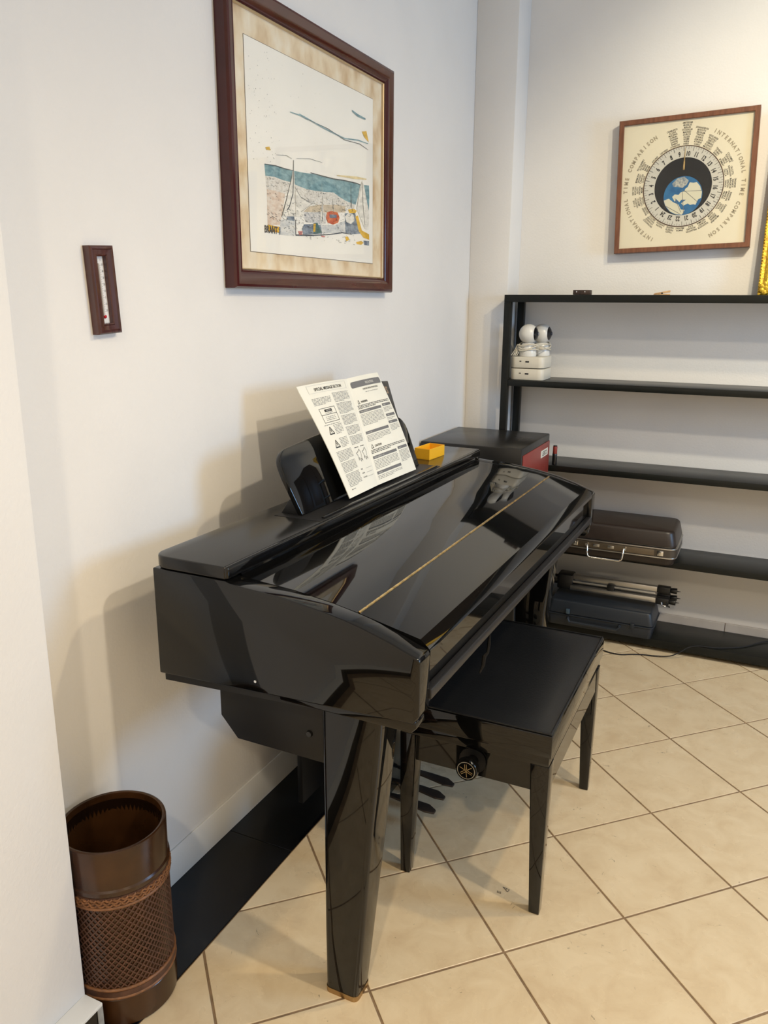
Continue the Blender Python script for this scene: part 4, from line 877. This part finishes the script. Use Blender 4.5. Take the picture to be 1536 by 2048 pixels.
# ---- briefcase
BRN = mat('dark_brown_vinyl', (0.022, 0.015, 0.012), rough=0.38, spec=0.45, bump=0.12, bscale=300, rvar=0.05)
BAND = mat('dark_lock_band', (0.050, 0.040, 0.030), rough=0.4)
bf_ = root('briefcase', 'dark brown hard briefcase with metal rims on the fourth shelf', 'briefcase', (0.535, 3.478, 0.412))
O = bf_.location; X0, X1, Y0_, Y1_ = 0.29, 0.777, 3.335, 3.622
def rbox(mb, z0, z1, ins0, ins1, r=0.035):
    a = rrect(X0+ins0, X1-ins0, Y0_+ins0, Y1_-ins0, r); b = rrect(X0+ins1, X1-ins1, Y0_+ins1, Y1_-ins1, r); n = len(a)
    mb.add([(*p, z0) for p in a]+[(*p, z1) for p in b], [tuple(range(n-1, -1, -1)), tuple(range(n, 2*n))]+[(i, (i+1) % n, n+(i+1) % n, n+i) for i in range(n)])
m = MB(O); rbox(m, 0.4125, 0.445, 0.012, 0.002); m.build('lower_shell', BRN, bf_, bevel=0.006, seg=3)
m = MB(O); rbox(m, 0.488, 0.558, 0.002, 0.018); m.build('upper_shell', BRN, bf_, bevel=0.012, seg=4)
m = MB(O); rbox(m, 0.449, 0.484, 0.001, 0.001); bd = m.build('lock_band', BAND, bf_)
for z in (0.445, 0.4835):
    m = MB(O); rbox(m, z, z+0.0045, -0.001, -0.001); m.build('metal_rim', ALU, bf_, bevel=0.001)
m = MB(O); m.box(0.33, 0.69, Y0_-0.0015, Y0_+0.002, 0.454, 0.479); m.build('lock_plate', mat('bronze_plate', (0.15, 0.12, 0.085), rough=0.35, metal=0.7), bd, bevel=0.0008)
for x in (0.455, 0.515):
    m = MB(O); m.box(x-0.013, x+0.013, Y0_-0.0045, Y0_-0.0015, 0.461, 0.473); m.build('combination_dial', ALU, bd, bevel=0.001)
for x in (0.715, 0.365):
    m = MB(O); m.box(x-0.012, x+0.012, Y0_-0.004, Y0_+0.001, 0.457, 0.477); m.build('latch', CHROME, bd, bevel=0.001)
m = MB(O); m.tube([(0.418, Y0_-0.004, 0.468), (0.420, Y0_-0.016, 0.464), (0.421, Y0_-0.022, 0.44), (0.424, Y0_-0.024, 0.425), (0.434, Y0_-0.024, 0.418), (0.555, Y0_-0.024, 0.418), (0.565, Y0_-0.024, 0.425), (0.568, Y0_-0.022, 0.44), (0.569, Y0_-0.016, 0.464), (0.571, Y0_-0.004, 0.468)], 0.0042, 10); m.build('handle', CHROME, bf_, angle=60)
for x in (0.416, 0.573):
    m = MB(O); m.cyl((x, Y0_+0.001, 0.468), (x, Y0_-0.012, 0.468), 0.009, 0.007, n=16); m.build('handle_mount', CHROME, bf_)

# ---- tool case and tripod on the lowest shelf
NAVY = mat('dark_blue_grey_plastic', (0.018, 0.023, 0.031), rough=0.4, spec=0.4, bump=0.1, bscale=250)
NAVY2 = mat('blue_latch', (0.05, 0.085, 0.12), rough=0.35)
tc_ = root('tool_case', 'dark blue-grey plastic carrying case on the lowest shelf under the tripod', 'case', (0.48, 3.505, 0.055))
O = tc_.location
def tbox(mb, z0, z1, i0, i1, r=0.02, x0=0.245, x1=0.71, y0=3.388, y1=3.605):
    a = rrect(x0+i0, x1-i0, y0+i0, y1-i0, r); b = rrect(x0+i1, x1-i1, y0+i1, y1-i1, r); n = len(a)
    mb.add([(*p, z0) for p in a]+[(*p, z1) for p in b], [tuple(range(n-1, -1, -1)), tuple(range(n, 2*n))]+[(i, (i+1) % n, n+(i+1) % n, n+i) for i in range(n)])
m = MB(O); tbox(m, 0.0555, 0.108, 0.008, 0.0); m.build('lower_shell', NAVY, tc_, bevel=0.003)
m = MB(O); tbox(m, 0.108, 0.112, -0.003, -0.003); m.build('rim', NAVY, tc_, bevel=0.001)
m = MB(O); tbox(m, 0.112, 0.172, 0.0, 0.014); m.build('lid', NAVY, tc_, bevel=0.008, seg=3)
m = MB(O); m.box(0.335, 0.352, 3.379, 3.389, 0.118, 0.140); m.build('latch', NAVY2, tc_, bevel=0.002)
m = MB(O); m.box(0.615, 0.632, 3.381, 3.389, 0.098, 0.122); m.build('latch', NAVY, tc_, bevel=0.002)
m = MB(O); m.tube([(0.345, 3.386, 0.100), (0.345, 3.378, 0.097), (0.355, 3.376, 0.083), (0.56, 3.376, 0.083), (0.57, 3.378, 0.097), (0.57, 3.386, 0.100)], 0.007, 8); m.build('handle', NAVY, tc_)
tr = root('camera_tripod', 'folded camera tripod with silver legs lying on the dark case', 'tripod', (0.50, 3.515, 0.173))
O = tr.location
BLKM = mat('matte_black_plastic', (0.006, 0.006, 0.006), rough=0.4)
for y, z in ((3.492, 0.208), (3.538, 0.212), (3.515, 0.252)):
    lg = MB(O).box(0.325, 0.70, y-0.012, y+0.012, z-0.011, z+0.011).build('leg', ALU, tr, bevel=0.002)
    MB(O).box(0.700, 0.755, y-0.016, y+0.016, z-0.015, z+0.015).build('leg_lock', BLKM, lg, bevel=0.004)
    MB(O).cyl((0.755, y, z), (0.782, y, z), 0.011, 0.013, n=14).build('rubber_foot', BLKM, lg, bevel=0.002)
    MB(O).cyl((0.782, y, z), (0.797, y, z), 0.003, 0.001, n=8).build('spike', BLKM, lg)
MB(O).cyl((0.24, 3.505, 0.230), (0.695, 3.505, 0.233), 0.0075, n=16).build('centre_column', ALU, tr)
m = MB(O); m.box(0.488, 0.520, 3.486, 3.536, 0.199, 0.243); m.build('brace_hub', BLKM, tr, bevel=0.003)
MB(O).box(0.265, 0.335, 3.480, 3.552, 0.196, 0.266).build('shoulder', BLKM, tr, bevel=0.008)
MB(O).cyl((0.225, 3.515, 0.23), (0.268, 3.515, 0.23), 0.022, n=20).build('pan_head', BLKM, tr, bevel=0.003)
MB(O).tube([(0.24, 3.515, 0.245), (0.20, 3.50, 0.275), (0.16, 3.49, 0.29)], 0.006, 8).build('pan_handle', BLKM, tr)
for x in (0.725, 0.745): MB(O).tube([(x, 3.476, 0.205), (x+0.004, 3.468, 0.196), (x+0.018, 3.467, 0.192)], 0.0035, 6).build('lock_lever', CHROME if x < 0.73 else BLKM, tr)

# ---- cables and small things
m = MB(); pts = [(0.30, 3.40, 0.004), (0.42, 3.36, 0.004), (0.514, 3.318, 0.004), (0.56, 3.303, 0.004), (0.60, 3.306, 0.004), (0.634, 3.325, 0.004), (0.68, 3.345, 0.004), (0.73, 3.352, 0.005), (0.79, 3.362, 0.012), (0.83, 3.375, 0.034), (0.86, 3.39, 0.055), (0.90, 3.412, 0.060), (0.963, 3.425, 0.0585), (1.02, 3.455, 0.0585), (1.075, 3.496, 0.0585), (1.162, 3.60, 0.0585), (1.25, 3.615, 0.0585), (1.45, 3.60, 0.0585)]
def smooth(pts, k=4):
    out = []
    P_ = [Vector(p) for p in pts]
    for i in range(len(P_)-1):
        a, b, c, d = P_[max(i-1, 0)], P_[i], P_[i+1], P_[min(i+2, len(P_)-1)]
        for j in range(k):
            t = j/k; out.append(0.5*((2*b)+(c-a)*t+(2*a-5*b+4*c-d)*t*t+(3*b-a-3*c+d)*t**3))
    return out+[P_[-1]]
tag(m.tube(smooth(pts), 0.0026, 8).build('power_cable', mat('grey_cable', (0.018, 0.018, 0.02), rough=0.7, spec=0.2)), 'thin dark cable running from the floor onto the lowest shelf', 'cable')
m = MB(); m.tube(smooth([(0.30, 2.75, 0.64), (0.33, 2.77, 0.60), (0.352, 2.785, 0.50), (0.356, 2.79, 0.35), (0.36, 2.80, 0.18), (0.365, 2.83, 0.03), (0.38, 2.88, 0.004), (0.43, 2.93, 0.004), (0.50, 3.05, 0.004), (0.48, 3.22, 0.004), (0.40, 3.33, 0.004)]), 0.0028, 8)
tag(m.build('hanging_cable', mat('pale_cable', (0.38, 0.36, 0.33), rough=0.5)), 'pale thin cable hanging behind the far end of the piano', 'cable')
bl = root('dark_block', 'small dark brown block lying on top of the shelf unit', 'block', (0.303, 3.44, 1.4955))
MB().box(-0.035, 0.035, -0.02, 0.02, 0, 0.019).build('body', mat('dark_brown_block', (0.028, 0.014, 0.010), rough=0.5, var=0.4, vscale=80), bl, bevel=0.002)
for x in (-0.02, 0.014): MB().cyl((x, -0.0205, 0.012), (x, -0.019, 0.012), 0.0025, n=10).build('screw', CHROME, bl)
pg_ = root('clothes_peg', 'small tan wooden peg lying on top of the shelf unit', 'peg', (0.617, 3.44, 1.4955))
PEG = mat('tan_wood', (0.55, 0.34, 0.17), rough=0.6, var=0.2, vscale=60)
MB().hexa([(-0.030, -0.005, 0.001), (0.030, -0.005, 0.010), (0.030, 0.005, 0.010), (-0.030, 0.005, 0.001)], [(-0.030, -0.005, 0.006), (0.030, -0.005, 0.018), (0.030, 0.005, 0.018), (-0.030, 0.005, 0.006)]).build('upper_half', PEG, pg_, bevel=0.001)
MB().box(-0.032, 0.030, -0.005, 0.005, 0, 0.0045).build('lower_half', PEG, pg_, bevel=0.001)
MB().cyl((0.0, -0.0058, 0.0065), (0.0, 0.0058, 0.0065), 0.0032, n=12).build('spring', DULL, pg_)

# ---- gilded frame standing on the shelf unit
GOLD = mat('gold_leaf', (0.40, 0.22, 0.015), rough=0.42, metal=0.4, bump=1.0, bscale=120, color2=(0.84, 0.58, 0.05), vscale=75)
gf = root('gold_frame', 'ornate gold picture frame standing on the shelf unit against the wall', 'picture frame', (1.357, 3.62, 1.4957))
gw, gh, gx0, gz0 = 0.80, 0.66, 0.957, 1.4957
def GPf(a, b, d):         # leaning slightly back
    return (gx0+gw/2+a, 3.608+0.032*((b+gh/2)/gh)-d, gz0+gh/2+b)
m = MB(gf.location); rframe(m, GPf, gw, gh, 0.06, [(0, 0.0), (0, 0.014), (0.006, 0.020), (0.016, 0.017), (0.030, 0.026), (0.045, 0.022), (0.056, 0.010), (0.060, 0.009), (0.060, 0.0)]); m.build('moulding', GOLD, gf, angle=40)
m = MB(gf.location)
for k in range(60):
    b = -gh/2+0.004+k*gh/60.5
    for sa in (-1, 1): m.sphere(GPf(sa*(gw/2-0.0035), b, 0.017), 0.0042, 8, 6)
for k in range(54):
    a = -gw/2+0.006+k*gw/54.5
    for sb in (-1, 1): m.sphere(GPf(a, sb*(gh/2-0.0045), 0.017), 0.0042, 8, 6)
o = m.build('beading', GOLD, gf); o['kind'] = 'stuff'
for sa in (-1, 1):
    for sb in (-1, 1):
        m = MB(gf.location)
        for k in range(7):
            t = k*0.9; m.sphere(GPf(sa*(gw/2-0.028-0.016*math.cos(t)*(k > 0)), sb*(gh/2-0.028-0.016*math.sin(t)*(k > 0)), 0.024), 0.010, 10, 8, (1.1, 0.6, 1.1))
        m.build('corner_leaf', GOLD, gf)
m = MB(gf.location); m.add([GPf(sx*(gw/2-0.058), sz*(gh/2-0.058), d) for d in (0.001, 0.006) for sx, sz in ((-1, -1), (1, -1), (1, 1), (-1, 1))], [(0, 1, 2, 3), (7, 6, 5, 4), (0, 4, 5, 1), (1, 5, 6, 2), (2, 6, 7, 3), (3, 7, 4, 0)]); m.build('canvas', mat('brown_canvas', (0.035, 0.024, 0.016), rough=0.9, spec=0.05, var=0.4, vscale=14), gf, smooth=False)  # unseen canvas, made dark so the music rest mirrors a dark area

# ---- small dark line marks on a floor tile by the bench
m = MB(); 
def strip(pts, w_):
    for (a, b), (c, d) in zip(pts, pts[1:]):
        v = Vector((c-a, d-b)).normalized()*w_; m.poly([(a-v.y, b+v.x, 0.0004), (a+v.y, b-v.x, 0.0004), (c+v.y, d-v.x, 0.0004), (c-v.y, d+v.x, 0.0004)])
strip([(0.565, 1.724), (0.583, 1.721), (0.581, 1.711), (0.565, 1.724)], 0.0009); strip([(0.575, 1.722), (0.575, 1.715)], 0.0009)
for k in range(4): strip([(0.556+k*0.003, 1.705), (0.558+k*0.003, 1.697), (0.5575+k*0.003, 1.701)], 0.0006)
tag(m.build('floor_marking', mat('dark_marking', (0.10, 0.09, 0.08), rough=0.6), smooth=False, recalc=False), 'small dark line mark on a cream tile under the bench', 'marking')
